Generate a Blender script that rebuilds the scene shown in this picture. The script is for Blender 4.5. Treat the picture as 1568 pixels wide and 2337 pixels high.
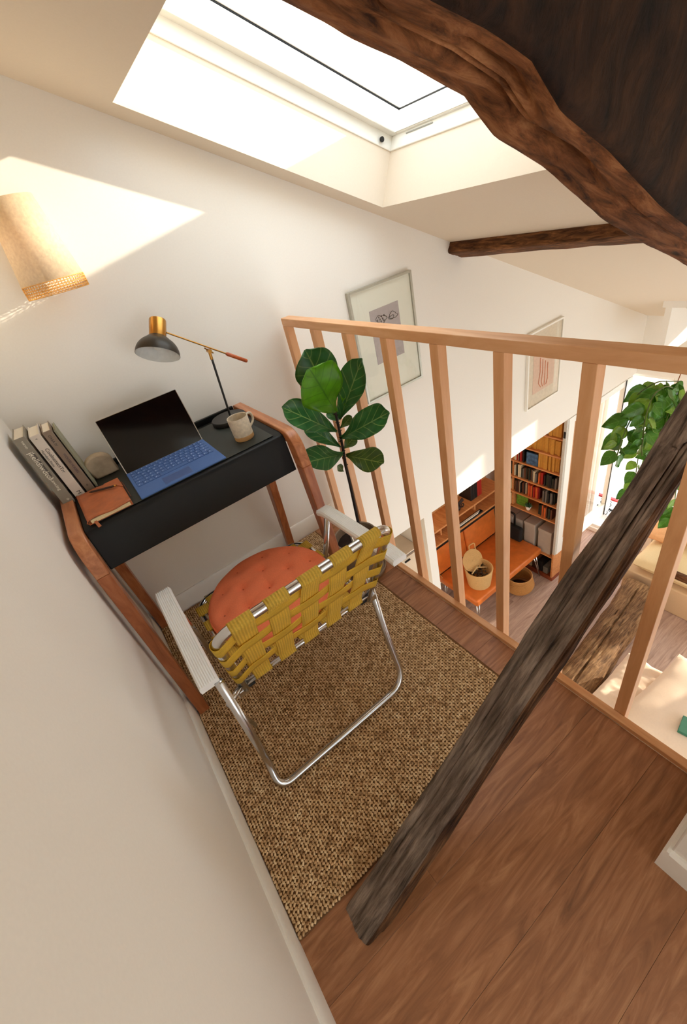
import bpy, math, random
from mathutils import Vector, Matrix, noise
# ------------------------------------------------------------------ camera
R = ((0.792,-0.571,-0.217),(-0.487,-0.377,-0.788),(0.368,0.729,-0.577))
F = 965.374; W_, H_ = 1568, 2337
CAM = Vector((0.228,-1.77,1.4))
RR = [Vector(r).normalized() for r in R]
fw = RR[2]; rt = (RR[0]-fw*RR[0].dot(fw)).normalized(); dn = fw.cross(rt)
scene = bpy.context.scene
for o in list(bpy.data.objects): bpy.data.objects.remove(o)
cd = bpy.data.cameras.new('camera'); cam = bpy.data.objects.new('camera', cd)
scene.collection.objects.link(cam); scene.camera = cam
M = Matrix.Identity(4)
for i in range(3):
    M[i][0] = rt[i]; M[i][1] = -dn[i]; M[i][2] = -fw[i]; M[i][3] = CAM[i]
cam.matrix_world = M
cd.sensor_fit = 'VERTICAL'; cd.sensor_height = 24.0; cd.lens = F/H_*24.0
cd.clip_start = 0.02; cd.clip_end = 200
def ray(px, py):
    a = (px-W_/2)/F; b = (py-H_/2)/F
    return rt*a + dn*b + fw
def at(px, py, ax, v):
    "point of the ray through a pixel of the photograph on the plane axis=v"
    d = ray(px, py); i = 'xyz'.index(ax)
    return CAM + d*((v-CAM[i])/d[i])
# ------------------------------------------------------------------ world and lights
wd = bpy.data.worlds.new('sky'); scene.world = wd; wd.use_nodes = True
bg = wd.node_tree.nodes['Background']
bg.inputs[0].default_value = (0.91, 0.972, 1.05, 1); bg.inputs[1].default_value = 2.7
sd = bpy.data.lights.new('sun', 'SUN'); sd.energy = 6.5; sd.color = (1.0, 0.86, 0.68); sd.angle = math.radians(0.9)
sun = bpy.data.objects.new('sun', sd); scene.collection.objects.link(sun)
SUN = Vector((-1, .349, -.19)).normalized()
sun.rotation_euler = SUN.to_track_quat('-Z', 'Y').to_euler(); sun.location = (8, -3, 3)
vs = scene.view_settings
vs.view_transform = 'Standard'; vs.look = 'None'; vs.gamma = 1; vs.use_curve_mapping = False; vs.exposure = 0.52
scene.cycles.max_bounces = 12; scene.cycles.diffuse_bounces = 8; scene.cycles.transparent_max_bounces = 16
rnd = random.Random(7)
C = scene.collection
PI = math.pi
# ------------------------------------------------------------------ materials
MATS = {}
def lin(c):
    return tuple(((x/255.0)/12.92 if x <= 10 else ((x/255.0+.055)/1.055)**2.4) for x in c)
def newmat(name):
    m = bpy.data.materials.new(name); m.use_nodes = True
    nt = m.node_tree; b = nt.nodes['Principled BSDF']
    return m, nt, b
def N(nt, t, **kw):
    n = nt.nodes.new(t)
    for k, v in kw.items():
        if k.startswith('i_'): n.inputs[k[2:].replace('_', ' ')].default_value = v
        else: setattr(n, k, v)
    return n
def ramp(nt, stops):
    r = nt.nodes.new('ShaderNodeValToRGB'); e = r.color_ramp.elements
    while len(e) < len(stops): e.new(.5)
    for k, (p, c) in enumerate(stops): e[k].position = p; e[k].color = (*c, 1)
    return r
def coords(nt, scale=(1,1,1), rand=0, rot=None):
    tc = nt.nodes.new('ShaderNodeTexCoord'); mp = nt.nodes.new('ShaderNodeMapping')
    mp.inputs['Scale'].default_value = scale; src = tc.outputs['Object']
    if rot:
        m0 = nt.nodes.new('ShaderNodeMapping'); m0.inputs['Rotation'].default_value = rot; nt.links.new(src, m0.inputs['Vector']); src = m0.outputs['Vector']
    nt.links.new(src, mp.inputs['Vector'])
    if rand:
        oi = nt.nodes.new('ShaderNodeObjectInfo'); ml = N(nt, 'ShaderNodeMath', operation='MULTIPLY'); ml.inputs[1].default_value = rand
        nt.links.new(oi.outputs['Random'], ml.inputs[0]); nt.links.new(ml.outputs[0], mp.inputs['Location'])
    return mp.outputs['Vector']
def bump(nt, b, h, s, d=.002):
    bp = nt.nodes.new('ShaderNodeBump'); bp.inputs['Strength'].default_value = s; bp.inputs['Distance'].default_value = d
    nt.links.new(h, bp.inputs['Height']); nt.links.new(bp.outputs[0], b.inputs['Normal'])
def plain(name, col, rough=.5, metal=0, nscale=60, namp=.06, bs=.15, spec=None, coat=0, trans=0):
    if name in MATS: return MATS[name]
    m, nt, b = newmat(name); c = lin(col)
    v = coords(nt); n = N(nt, 'ShaderNodeTexNoise'); n.inputs['Scale'].default_value = nscale; n.inputs['Detail'].default_value = 4
    nt.links.new(v, n.inputs['Vector'])
    r = ramp(nt, [(.3, tuple(x*(1-namp) for x in c)), (.7, tuple(min(1, x*(1+namp)) for x in c))])
    nt.links.new(n.outputs['Fac'], r.inputs[0]); nt.links.new(r.outputs[0], b.inputs['Base Color'])
    b.inputs['Roughness'].default_value = rough; b.inputs['Metallic'].default_value = metal
    if spec is not None: b.inputs['Specular IOR Level'].default_value = spec
    if coat: b.inputs['Coat Weight'].default_value = coat; b.inputs['Coat Roughness'].default_value = .08
    if bs: bump(nt, b, n.outputs['Fac'], bs, .001)
    MATS[name] = m; return m
def wood(name, dark, mid, light, scale, rough=.45, rand=0, bs=.3, dist=1.5, knots=False, streak=(.25,.5,.75), hue=0):
    if name in MATS: return MATS[name]
    m, nt, b = newmat(name)
    v = coords(nt, scale, rand)
    n = N(nt, 'ShaderNodeTexNoise'); n.inputs['Scale'].default_value = 3; n.inputs['Detail'].default_value = 8
    n.inputs['Roughness'].default_value = .62; n.inputs['Distortion'].default_value = dist
    nt.links.new(v, n.inputs['Vector'])
    r = ramp(nt, [(streak[0], lin(dark)), (streak[1], lin(mid)), (streak[2], lin(light))])
    nt.links.new(n.outputs['Fac'], r.inputs[0]); out = r.outputs[0]
    if rand:
        oi = nt.nodes.new('ShaderNodeObjectInfo'); hs = N(nt, 'ShaderNodeHueSaturation')
        mr = N(nt, 'ShaderNodeMapRange'); mr.inputs['To Min'].default_value = .88; mr.inputs['To Max'].default_value = 1.1
        nt.links.new(oi.outputs['Random'], mr.inputs['Value']); nt.links.new(mr.outputs[0], hs.inputs['Value'])
        nt.links.new(out, hs.inputs['Color']); out = hs.outputs[0]
    if knots:
        vo = N(nt, 'ShaderNodeTexVoronoi'); vo.inputs['Scale'].default_value = 2.2
        v2 = coords(nt, (1, 2.0, 1), rand); nt.links.new(v2, vo.inputs['Vector'])
        kr = ramp(nt, [(0.0, (.12,.06,.03)), (.035, (1,1,1))]); nt.links.new(vo.outputs['Distance'], kr.inputs[0])
        mx = N(nt, 'ShaderNodeMix', data_type='RGBA', blend_type='MULTIPLY'); mx.inputs[0].default_value = .8
        nt.links.new(out, mx.inputs[6]); nt.links.new(kr.outputs[0], mx.inputs[7]); out = mx.outputs[2]
    nt.links.new(out, b.inputs['Base Color']); b.inputs['Roughness'].default_value = rough
    bump(nt, b, n.outputs['Fac'], bs, .002)
    MATS[name] = m; return m
def glass(name, tint=(.97,.98,.97), refl=.10):
    if name in MATS: return MATS[name]
    m = bpy.data.materials.new(name); m.use_nodes = True; nt = m.node_tree; nt.nodes.clear()
    o = nt.nodes.new('ShaderNodeOutputMaterial'); t = nt.nodes.new('ShaderNodeBsdfTransparent'); g = nt.nodes.new('ShaderNodeBsdfGlossy')
    g.inputs['Roughness'].default_value = .02; t.inputs[0].default_value = (*tint, 1)
    lw = nt.nodes.new('ShaderNodeLayerWeight'); lw.inputs[0].default_value = .5
    pw = N(nt, 'ShaderNodeMath', operation='POWER'); pw.inputs[1].default_value = 5; nt.links.new(lw.outputs['Facing'], pw.inputs[0])
    f = N(nt, 'ShaderNodeMath', operation='MULTIPLY_ADD'); f.inputs[1].default_value = .7; f.inputs[2].default_value = .03; nt.links.new(pw.outputs[0], f.inputs[0])
    mx = nt.nodes.new('ShaderNodeMixShader'); nt.links.new(f.outputs[0], mx.inputs[0])
    nt.links.new(t.outputs[0], mx.inputs[1]); nt.links.new(g.outputs[0], mx.inputs[2]); nt.links.new(mx.outputs[0], o.inputs[0])
    MATS[name] = m; return m
def translucent(name, col, amt=.4, rough=.7, ribs=None, tcol=None, nscale=80, bs=.3, wave=None):
    if name in MATS: return MATS[name]
    m, nt, b = newmat(name); c = lin(col); tc_ = lin(tcol or col)
    v = coords(nt, ribs or (1,1,1)); n = N(nt, 'ShaderNodeTexNoise'); n.inputs['Scale'].default_value = nscale; n.inputs['Detail'].default_value = 3
    nt.links.new(v, n.inputs['Vector'])
    r = ramp(nt, [(.3, tuple(x*.82 for x in c)), (.7, tuple(min(1, x*1.12) for x in c))]); nt.links.new(n.outputs['Fac'], r.inputs[0])
    nt.links.new(r.outputs[0], b.inputs['Base Color']); b.inputs['Roughness'].default_value = rough
    tr = nt.nodes.new('ShaderNodeBsdfTranslucent'); tr.inputs[0].default_value = (*tc_, 1)
    mx = nt.nodes.new('ShaderNodeMixShader'); mx.inputs[0].default_value = amt
    out = nt.nodes['Material Output']
    nt.links.new(b.outputs[0], mx.inputs[1]); nt.links.new(tr.outputs[0], mx.inputs[2]); nt.links.new(mx.outputs[0], out.inputs[0])
    if wave:
        wv = N(nt, 'ShaderNodeTexWave', bands_direction=wave[0]); wv.inputs['Scale'].default_value = wave[1]; nt.links.new(coords(nt), wv.inputs['Vector'])
        bump(nt, b, wv.outputs['Fac'], .9, .0012)
        m2 = N(nt, 'ShaderNodeMix', data_type='RGBA', blend_type='MULTIPLY'); m2.inputs[0].default_value = 1
        rw = ramp(nt, [(0, (.80,.80,.80)), (1, (1.12,1.12,1.12))]); nt.links.new(wv.outputs['Fac'], rw.inputs[0]); nt.links.new(r.outputs[0], m2.inputs[6]); nt.links.new(rw.outputs[0], m2.inputs[7])
        nt.links.new(m2.outputs[2], b.inputs['Base Color'])
    elif bs: bump(nt, b, n.outputs['Fac'], bs, .001)
    MATS[name] = m; return m
wallm = plain('wall_paint', (238,234,226), .85, nscale=180, namp=.012, bs=.08)
ceilm = plain('ceiling_white_shaded', (226,214,196), .9, nscale=160, namp=.012, bs=.08)  # same white as the walls, darkened in place of weak upward light
whitem = plain('white_gloss_paint', (240,237,229), .4, nscale=40, namp=.01, bs=.03)
whitew = plain('window_white', (238,238,232), .35, nscale=40, namp=.01, bs=0)
floorm = wood('oak_floor', (122,80,50), (164,110,72), (196,144,102), (1.3, 11, 11), .42, rand=40, bs=.15, dist=1.8, knots=True)
floorl = wood('pale_floor', (150,122,108), (184,156,140), (204,178,162), (1.2, 12, 12), .5, rand=30, bs=.1, dist=1.2)
beech = wood('beech', (206,146,96), (222,166,116), (234,184,138), (9, 9, 1.2), .45, bs=.08, dist=.6)
beechy = wood('beech_rail', (206,146,96), (224,170,122), (236,190,146), (9, 1.2, 9), .4, bs=.08, dist=.6)
teak = wood('teak', (130,70,36), (166,98,58), (190,124,80), (12, 12, 1.5), .35, bs=.06, dist=.8)
teaky = wood('teak_rail', (148,88,52), (184,118,76), (208,146,102), (12, 1.5, 12), .35, bs=.06, dist=.8)
black = plain('black_lacquer', (14,15,14), .5, nscale=30, namp=.1, bs=.05, spec=.3)
blackm = plain('black_metal', (22,22,22), .4, metal=.3, nscale=30, bs=0)
alum = plain('aluminium', (205,205,205), .22, metal=1, nscale=20, namp=.08, bs=.03)
chrome = plain('chrome', (215,215,215), .12, metal=1, nscale=20, namp=.03, bs=0)
brass = plain('brushed_brass', (190,140,70), .28, metal=1, nscale=90, namp=.06, bs=.05)
armw = plain('ribbed_aluminium_paint', (238,238,236), .4, metal=0, nscale=40, namp=.02, bs=0)
glassm = glass('window_glass')
# ------------------------------------------------------------------ mesh helpers
class MB:
    def __init__(s): s.v = []; s.f = []; s.mi = []
    def add(s, vs, fs, mi=0):
        b = len(s.v); s.v += [Vector(p) for p in vs]; s.f += [[b+i for i in f] for f in fs]; s.mi += [mi]*len(fs); return s
    def box(s, x0, x1, y0, y1, z0, z1, mi=0):
        x0, x1 = sorted((x0, x1)); y0, y1 = sorted((y0, y1)); z0, z1 = sorted((z0, z1))
        return s.add([(x0,y0,z0),(x1,y0,z0),(x1,y1,z0),(x0,y1,z0),(x0,y0,z1),(x1,y0,z1),(x1,y1,z1),(x0,y1,z1)],
            [(3,2,1,0),(4,5,6,7),(0,1,5,4),(1,2,6,5),(2,3,7,6),(3,0,4,7)], mi)
    def hexa(s, p, mi=0):
        return s.add(p, [(3,2,1,0),(4,5,6,7),(0,1,5,4),(1,2,6,5),(2,3,7,6),(3,0,4,7)], mi)
    def obox(s, c, ax, ay, az, mi=0):
        c, ax, ay, az = map(Vector, (c, ax, ay, az))
        return s.hexa([c-ax-ay-az, c+ax-ay-az, c+ax+ay-az, c-ax+ay-az, c-ax-ay+az, c+ax-ay+az, c+ax+ay+az, c-ax+ay+az], mi)
    def tube(s, pts, r, n=10, closed=False, cap=True, mi=0):
        pts = [Vector(p) for p in pts]; m = len(pts); b = len(s.v); prev = None
        rr = r if hasattr(r, '__len__') else [r]*m
        for i, p in enumerate(pts):
            if closed: t = pts[(i+1) % m]-pts[i-1]
            else: t = pts[min(i+1, m-1)]-pts[max(i-1, 0)]
            t.normalize()
            if prev is None:
                prev = t.orthogonal().normalized()
            prev = (prev-t*prev.dot(t)).normalized(); q = t.cross(prev)
            for k in range(n):
                a = 2*PI*k/n; s.v.append(p+(prev*math.cos(a)+q*math.sin(a))*rr[i])
        for i in range(m if closed else m-1):
            j = (i+1) % m
            for k in range(n):
                s.f.append([b+i*n+k, b+i*n+(k+1)%n, b+j*n+(k+1)%n, b+j*n+k]); s.mi.append(mi)
        if cap and not closed:
            s.f.append([b+k for k in range(n)][::-1]); s.f.append([b+(m-1)*n+k for k in range(n)]); s.mi += [mi, mi]
        return s
    def lathe(s, prof, c=(0,0,0), n=32, axis=(0,0,1), sq=1, mi=0, cap=True):
        c = Vector(c); ax = Vector(axis).normalized(); q = ax.to_track_quat('Z', 'Y'); b = len(s.v); m = len(prof)
        for r, h in prof:
            for k in range(n):
                a = 2*PI*k/n; s.v.append(c+q @ Vector((r*math.cos(a), r*sq*math.sin(a), h)))
        for i in range(m-1):
            for k in range(n):
                s.f.append([b+i*n+k, b+i*n+(k+1)%n, b+(i+1)*n+(k+1)%n, b+(i+1)*n+k]); s.mi.append(mi)
        if cap:
            if prof[0][0] > 1e-5: s.f.append([b+k for k in range(n)][::-1]); s.mi.append(mi)
            if prof[-1][0] > 1e-5: s.f.append([b+(m-1)*n+k for k in range(n)]); s.mi.append(mi)
        return s
    def grid(s, fn, nu, nv, mi=0, closeu=False):
        b = len(s.v)
        for i in range(nu+(0 if closeu else 1)):
            for j in range(nv+1): s.v.append(Vector(fn(i/nu, j/nv)))
        m = nu if closeu else nu+1
        for i in range(nu):
            for j in range(nv):
                a = b+i*(nv+1)+j; c = b+((i+1) % m)*(nv+1)+j
                s.f.append([a, c, c+1, a+1]); s.mi.append(mi)
        return s
    def prism(s, poly, e0, e1, mi=0):
        "poly: list of points, extruded from offset e0 to e1"
        e0, e1 = Vector(e0), Vector(e1); n = len(poly); P = [Vector(p) for p in poly]
        return s.add([p+e0 for p in P]+[p+e1 for p in P], [list(range(n))[::-1], list(range(n, 2*n))]+[[i, (i+1) % n, n+(i+1) % n, n+i] for i in range(n)], mi)
    def build(s, name, mat, parent=None, smooth=False, bevel=0, solid=0, sub=0, origin=None, seg=2):
        me = bpy.data.meshes.new(name)
        if origin is not None: off = Vector(origin)
        elif parent is not None: off = Vector(parent.get('_w', (0,0,0)))
        else:
            xs = [p.x for p in s.v]; ys = [p.y for p in s.v]; zs = [p.z for p in s.v]
            off = Vector(((min(xs)+max(xs))/2, (min(ys)+max(ys))/2, min(zs)))
        me.from_pydata([tuple(p-off) for p in s.v], [], s.f)
        mats = mat if isinstance(mat, (list, tuple)) else [mat]
        for m in mats: me.materials.append(m)
        if len(mats) > 1: me.polygons.foreach_set('material_index', s.mi)
        o = bpy.data.objects.new(name, me); C.objects.link(o)
        if parent is not None:
            o.parent = parent
            pw = Vector(parent.get('_w', (0,0,0)))
            o.location = off-pw; o['_w'] = tuple(off)
        else: o.location = off; o['_w'] = tuple(off)
        if bevel:
            bv = o.modifiers.new('bevel', 'BEVEL'); bv.width = bevel; bv.segments = seg; bv.limit_method = 'ANGLE'; bv.angle_limit = .6
        if solid:
            sm = o.modifiers.new('solid', 'SOLIDIFY'); sm.thickness = solid; sm.offset = 0
        if sub:
            sm = o.modifiers.new('sub', 'SUBSURF'); sm.levels = sub; sm.render_levels = sub
        if smooth:
            me.polygons.foreach_set('use_smooth', [True]*len(me.polygons))
            if smooth is not True:
                try: me.set_sharp_from_angle(angle=smooth)
                except Exception: pass
        return o
SM = .7
def tag(o, label=None, cat=None, group=None, kind=None):
    if label: o['label'] = label
    if cat: o['category'] = cat
    if group: o['group'] = group
    if kind: o['kind'] = kind
    return o
def thing(name, loc, label=None, cat=None, group=None, kind=None):
    o = bpy.data.objects.new(name, None); C.objects.link(o); o.location = loc; o['_w'] = tuple(loc); o.empty_display_size = .05
    return tag(o, label, cat, group, kind)
def link_copy(o, loc, parent=None, name=None):
    c = o.copy(); C.objects.link(c); c.parent = parent
    pw = Vector(parent.get('_w', (0,0,0))) if parent else Vector((0,0,0))
    c.location = Vector(loc)-pw; c['_w'] = tuple(loc)
    return c
def text(txt, size, mat, parent, origin, xdir, ydir, name='lettering', depth=.0004):
    cu = bpy.data.curves.new('t', 'FONT'); cu.body = txt; cu.size = size; cu.extrude = depth; cu.align_x = 'LEFT'
    ob = bpy.data.objects.new('t', cu); C.objects.link(ob)
    me = bpy.data.meshes.new_from_object(ob.evaluated_get(bpy.context.evaluated_depsgraph_get()))
    bpy.data.objects.remove(ob)
    x = Vector(xdir).normalized(); y = Vector(ydir).normalized(); z = x.cross(y)
    Mx = Matrix((( x.x, y.x, z.x, origin[0]), (x.y, y.y, z.y, origin[1]), (x.z, y.z, z.z, origin[2]), (0,0,0,1)))
    me.transform(Mx); pw = Vector(parent.get('_w', (0,0,0))); me.transform(Matrix.Translation(-pw))
    me.materials.clear(); me.materials.append(mat)
    o = bpy.data.objects.new(name, me); C.objects.link(o); o.parent = parent; o['_w'] = tuple(pw); return o
def lerp(a, b, t): return a+(b-a)*t
def arc_path(pts, r, seg=6):
    "polyline with rounded corners"
    P = [Vector(p) for p in pts]; out = [P[0]]
    for i in range(1, len(P)-1):
        a = (P[i-1]-P[i]); b = (P[i+1]-P[i]); ra = min(r, a.length*.49, b.length*.49)
        p0 = P[i]+a.normalized()*ra; p1 = P[i]+b.normalized()*ra
        for k in range(seg+1):
            t = k/seg; out.append((p0*(1-t)**2+P[i]*2*t*(1-t)+p1*t*t))
    out.append(P[-1]); return out
# ------------------------------------------------------------------ the setting
def st(o): o['kind'] = 'structure'; return o
def cells(mb, us, vs_, skip, fn):
    for i in range(len(us)-1):
        for j in range(len(vs_)-1):
            if (i, j) in skip: continue
            fn(mb, us[i], us[i+1], vs_[j], vs_[j+1])
ZF = -2.4
FAR = 4.4
st(MB().box(-.2, 0, -4.2, 1.1, ZF-.2, 2.5).build('wall_left', wallm))
st(MB().box(0, 4.6, 0, .2, -.41, 2.2).build('wall_back', wallm))
# alcove beneath the back wall
alc = thing('wall_alcove', (1.1, .2, ZF), kind='structure')
MB().box(0, 3.66, .9, 1.1, ZF, -.2).build('back_panel', wallm, alc)
MB().box(0, 4.4, .2, .9, -.41, -.3).build('soffit', wallm, alc)
MB().box(0, 1.1, .0, .9, ZF, -.41).build('side_panel', wallm, alc)
MB().box(3.66, 4.6, .28, 1.1, ZF, -.3).build('corner_panel', wallm, alc)
MB().box(1.70, 1.775, .0, .9, ZF, -.41).build('partition', wallm, alc)
def farcell(mb, a, b, c, d): mb.box(FAR, FAR+.2, a, b, c, d)
mb = MB(); cells(mb, [-4.2, -3.1, -1.35, -.95, -.45, -.33, .25, 1.1], [ZF-.2, ZF+.05, -.42, .28, .6], {(1,1),(3,1),(3,2),(5,1)}, farcell)
st(mb.build('wall_right', wallm))
mb = MB(); cells(mb, [-.2, .12, .8, 1.40, 3.6, 4.6], [ZF-.2, ZF+.3, -.35, .10, 1.42, 2.5], {(2,1),(3,1),(1,3),(2,3)}, lambda m, a, b, c, d: m.box(a, b, -3.4, -3.2, c, d))
st(mb.build('wall_rear', wallm))
# sloping ceiling: a runs down the slope, h is normal to it
E1 = Vector((.9104, 0, -.4137)); EN = Vector((.4137, 0, .9104)); RO = Vector((0, 0, 2.083))
def rp(a, y, h): return RO+E1*a+EN*h+Vector((0, y, 0))
def rbox(mb, a0, a1, y0, y1, h0, h1, mi=0):
    y0, y1 = sorted((y0, y1))
    return mb.hexa([rp(a0,y0,h0), rp(a1,y0,h0), rp(a1,y1,h0), rp(a0,y1,h0), rp(a0,y0,h1), rp(a1,y0,h1), rp(a1,y1,h1), rp(a0,y1,h1)], mi)
SA0, SA1, SY0, SY1 = .781, 1.779, -.90, -.105
AD = 4.174
mb = MB(); cells(mb, [-.3, SA0, SA1, AD, 5.2], [-4.2, -3.1, -2.35, -1.0, SY0, -.42, SY1, .2], {(1,4),(1,5),(3,3),(3,4),(1,1)}, lambda m, a, b, c, d: rbox(m, a, b, c, d, 0, .20))
st(mb.build('ceiling', ceilm))
# dormer over the second french window
dm = MB()
dm.box(3.75, 4.6, -.42, -.38, .0, .42); dm.box(3.75, 4.6, -1.04, -1.0, .0, .42); dm.box(3.7, 4.6, -1.04, -.38, .36, .42)
st(dm.build('trim_1', wallm))
# skylight
sk = thing('window_1', tuple(rp(SA0, SY1, .19)), kind='structure')
def rring(a0, a1, y0, y1, w, h0, h1, mb=None):
    mb = mb or MB()
    rbox(mb, a0, a1, y1-w, y1, h0, h1); rbox(mb, a0, a1, y0, y0+w, h0, h1)
    rbox(mb, a0, a0+w, y0+w, y1-w, h0, h1); rbox(mb, a1-w, a1, y0+w, y1-w, h0, h1); return mb
rring(SA0-.06, SA1+.06, SY0-.06, SY1+.06, .066, .186, .235).build('lining', whitew, sk, bevel=.003)
rring(SA0-.004, SA1+.026, SY0-.004, SY1+.004, .042, .232, .305).build('sash', whitew, sk, bevel=.004)
rring(SA0+.034, SA1-.012, SY0+.034, SY1-.034, .004, .305, .309).build('gasket', blackm, sk)
rring(SA0+.030, SA1+.0, SY0+.030, SY1-.030, .012, .309, .314).build('glazing_bead', whitew, sk, bevel=.002)
rbox(MB(), SA0+.03, SA1, SY0+.03, SY1-.03, .3092, .3132).build('pane', glassm, sk)
rring(SA0-.1, SA1+.1, SY0-.1, SY1+.1, .12, .235, .300).build('outer_frame', whitew, sk)
mb = MB(); rbox(mb, SA1+.0, SA1+.014, -.33, -.20, .215, .229); rbox(mb, SA1-.01, SA1+.006, -.335, -.195, .222, .226)
mb.build('vent_latch', plain('latch_grey', (170,172,170), .35, metal=.6), sk, bevel=.002)
MB().lathe([(0,0),(.009,0),(.009,.006),(0,.006)], rp(SA1-.06, SY1-.012, .205), 14, (0,-1,0)).build('lock_bush', blackm, sk)
sk2 = thing('added_skylight_5', tuple(rp(SA0, -2.6, .19)), kind='structure')  # unseen second skylight, added behind the camera to brighten the loft
rring(SA0-.06, SA1+.06, -3.16, -2.29, .066, .186, .235).build('lining', whitew, sk2)
rring(SA0-.004, SA1+.026, -3.104, -2.346, .042, .232, .305).build('sash', whitew, sk2)
rbox(MB(), SA0+.03, SA1, -3.07, -2.38, .300, .304).build('pane', glassm, sk2)
# loft slab and floor
st(MB().box(0, 1.055, -3.2, 0, -.22, -.016).build('trim_2', wallm))
fl = thing('floor', (0, 0, -.016), kind='structure')
def planks(par, x0, x1, ya, yb, pw, z0, z1, mat, ends, seed):
    r = random.Random(seed); me = {}
    n = int(math.ceil((ya-yb)/pw))
    for i in range(n):
        y1 = ya-i*pw; y0 = max(yb, y1-pw)
        cuts = [x0]+ends(r, i)+[x1]
        for k in range(len(cuts)-1):
            a, b = cuts[k]+.0002, cuts[k+1]-.0002; key = (round(b-a, 3), round(y1-y0, 3))
            if key not in me:
                o = MB().box(a, b, y0+.0002, y1-.0002, z0, z1).build('plank', mat, par, bevel=.0004, origin=(a, y0, z0), seg=1); me[key] = o
            else:
                link_copy(me[key], (a, y0, z0), par)
planks(fl, .002, 1.029, -.002, -3.2, .185, -.015, 0, floorm, lambda r, i: ([] if i % 3 != 1 else [.35]), 1)
fl2 = thing('floor', (0, 0, ZF-.02), kind='structure')
planks(fl2, .0, 4.4, .9, -3.2, .15, ZF-.019, ZF, floorl, lambda r, i: [0.9+(i % 4)*.55, 2.9+((i*3) % 4)*.3], 2)
st(MB().box(-.2, 4.6, -4.2, 1.1, ZF-.2, ZF-.02).build('trim_3', wallm))
# baseboards with a rounded top edge
def bb_profile(t=.012, h=.1): return [(0, 0), (t, 0), (t, h-.008), (t*.5, h), (0, h)]
P = bb_profile()
st(MB().prism([(0, -x, z) for x, z in P], (.012, 0, 0), (1.055, 0, 0)).build('baseboard_back', whitem, smooth=SM))
st(MB().prism([(x, 0, z) for x, z in P], (0, -3.2, 0), (0, -.012, 0)).build('baseboard_left', whitem, smooth=SM))
# low white wall stub near the camera with its own baseboard
st(MB().box(.79, 1.05, -2.6, -1.785, 0, .62).build('wall_front', wallm, bevel=.003))
mb = MB(); mb.prism([(.79-x, 0, z) for x, z in P], (0, -2.6, 0), (0, -1.785, 0)); mb.prism([(0, -1.785+x, z) for x, z in P], (.778, 0, 0), (1.05, 0, 0))
st(mb.build('baseboard_front', whitem))
# french windows in the far wall
def french(name, y0, y1, z0, z1, leaves):
    w = thing(name, (FAR, (y0+y1)/2, z0), kind='structure'); x = FAR+.03
    fr = MB(); t = .035
    fr.box(x, x+.07, y0, y0+t, z0, z1); fr.box(x, x+.07, y1-t, y1, z0, z1); fr.box(x, x+.07, y0+t, y1-t, z1-t, z1); fr.box(x, x+.07, y0+t, y1-t, z0, z0+t)
    fr.build('frame', whitew, w, bevel=.004)
    for a, b in leaves:
        lf = MB(); s = .05
        lf.box(x+.01, x+.05, a, a+s, z0+t, z1-t); lf.box(x+.01, x+.05, b-s, b, z0+t, z1-t)
        lf.box(x+.01, x+.05, a+s, b-s, z1-t-s, z1-t); lf.box(x+.01, x+.05, a+s, b-s, z0+t, z0+t+.12)
        o = lf.build('leaf_frame', whitew, w, bevel=.003)
        MB().box(x+.025, x+.03, a+s, b-s, z0+t+.12, z1-t-s).build('pane', glassm, o)
    return w
french('window_2', -.33, .25, ZF+.05, -.42, [])
french('window_3', -.95, -.45, ZF+.05, .28, [(-.915, -.70), (-.70, -.485)])
french('added_window_6', -3.1, -1.35, ZF+.05, -.42, [(-3.065, -2.225), (-2.225, -1.385)])  # out of view, added to bring more light to the lower floor
w7 = thing('added_window_7', (2.2, -3.3, ZF+.3), kind='structure')  # unseen rear window, added to light the lower room
mb = MB(); cells(mb, [.8, .86, 2.17, 2.23, 3.54, 3.6], [ZF+.3, ZF+.37, -.41, -.35], {(1,1),(3,1)}, lambda m, a, b, c, d: m.box(a, b, -3.32, -3.25, c, d))
mb.build('frame', whitew, w7)
w8 = thing('added_window_8', (.75, -3.3, .10), kind='structure')  # unseen rear window at loft level, added for even fill light
mb = MB(); cells(mb, [.12, .17, .74, .79, 1.35, 1.40], [.10, .16, 1.36, 1.42], {(1,1),(3,1)}, lambda m, a, b, c, d: m.box(a, b, -3.32, -3.25, c, d))
mb.build('frame', whitew, w8)
MB().box(.17, 1.35, -3.29, -3.285, .16, 1.36).build('pane', glassm, w8)
MB().box(.86, 3.54, -3.29, -3.285, ZF+.37, -.41).build('pane', glassm, w7)
# open casement leaf swung into the room
cl = thing('window_4', (FAR, .03, ZF+.05), kind='structure')
z0, z1 = -1.97, -.425
mb = MB(); mb.box(3.385, 3.465, .005, .05, z0, z1); mb.box(4.25, 4.36, .005, .05, z0, z1); mb.box(3.465, 4.25, .005, .05, z1-.06, z1); mb.box(3.465, 4.25, .005, .05, z0, z0+.14)
mb.build('leaf_frame', whitew, cl, bevel=.004)
MB().box(3.465, 4.25, .024, .03, z0+.14, z1-.06).build('pane', glassm, cl)
MB().box(3.362, 3.385, .012, .04, z0, z1).build('edge_rebate', plain('grey_white', (200,196,186), .5), cl, bevel=.003)  # free edge in a greyer white than the leaf
MB().box(3.358, 3.363, .016, .034, -.60, -.54).build('bolt', blackm, cl)
MB().box(4.24, 4.25, -.002, .004, z0, z1).build('draught_strip', blackm, cl)
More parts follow.
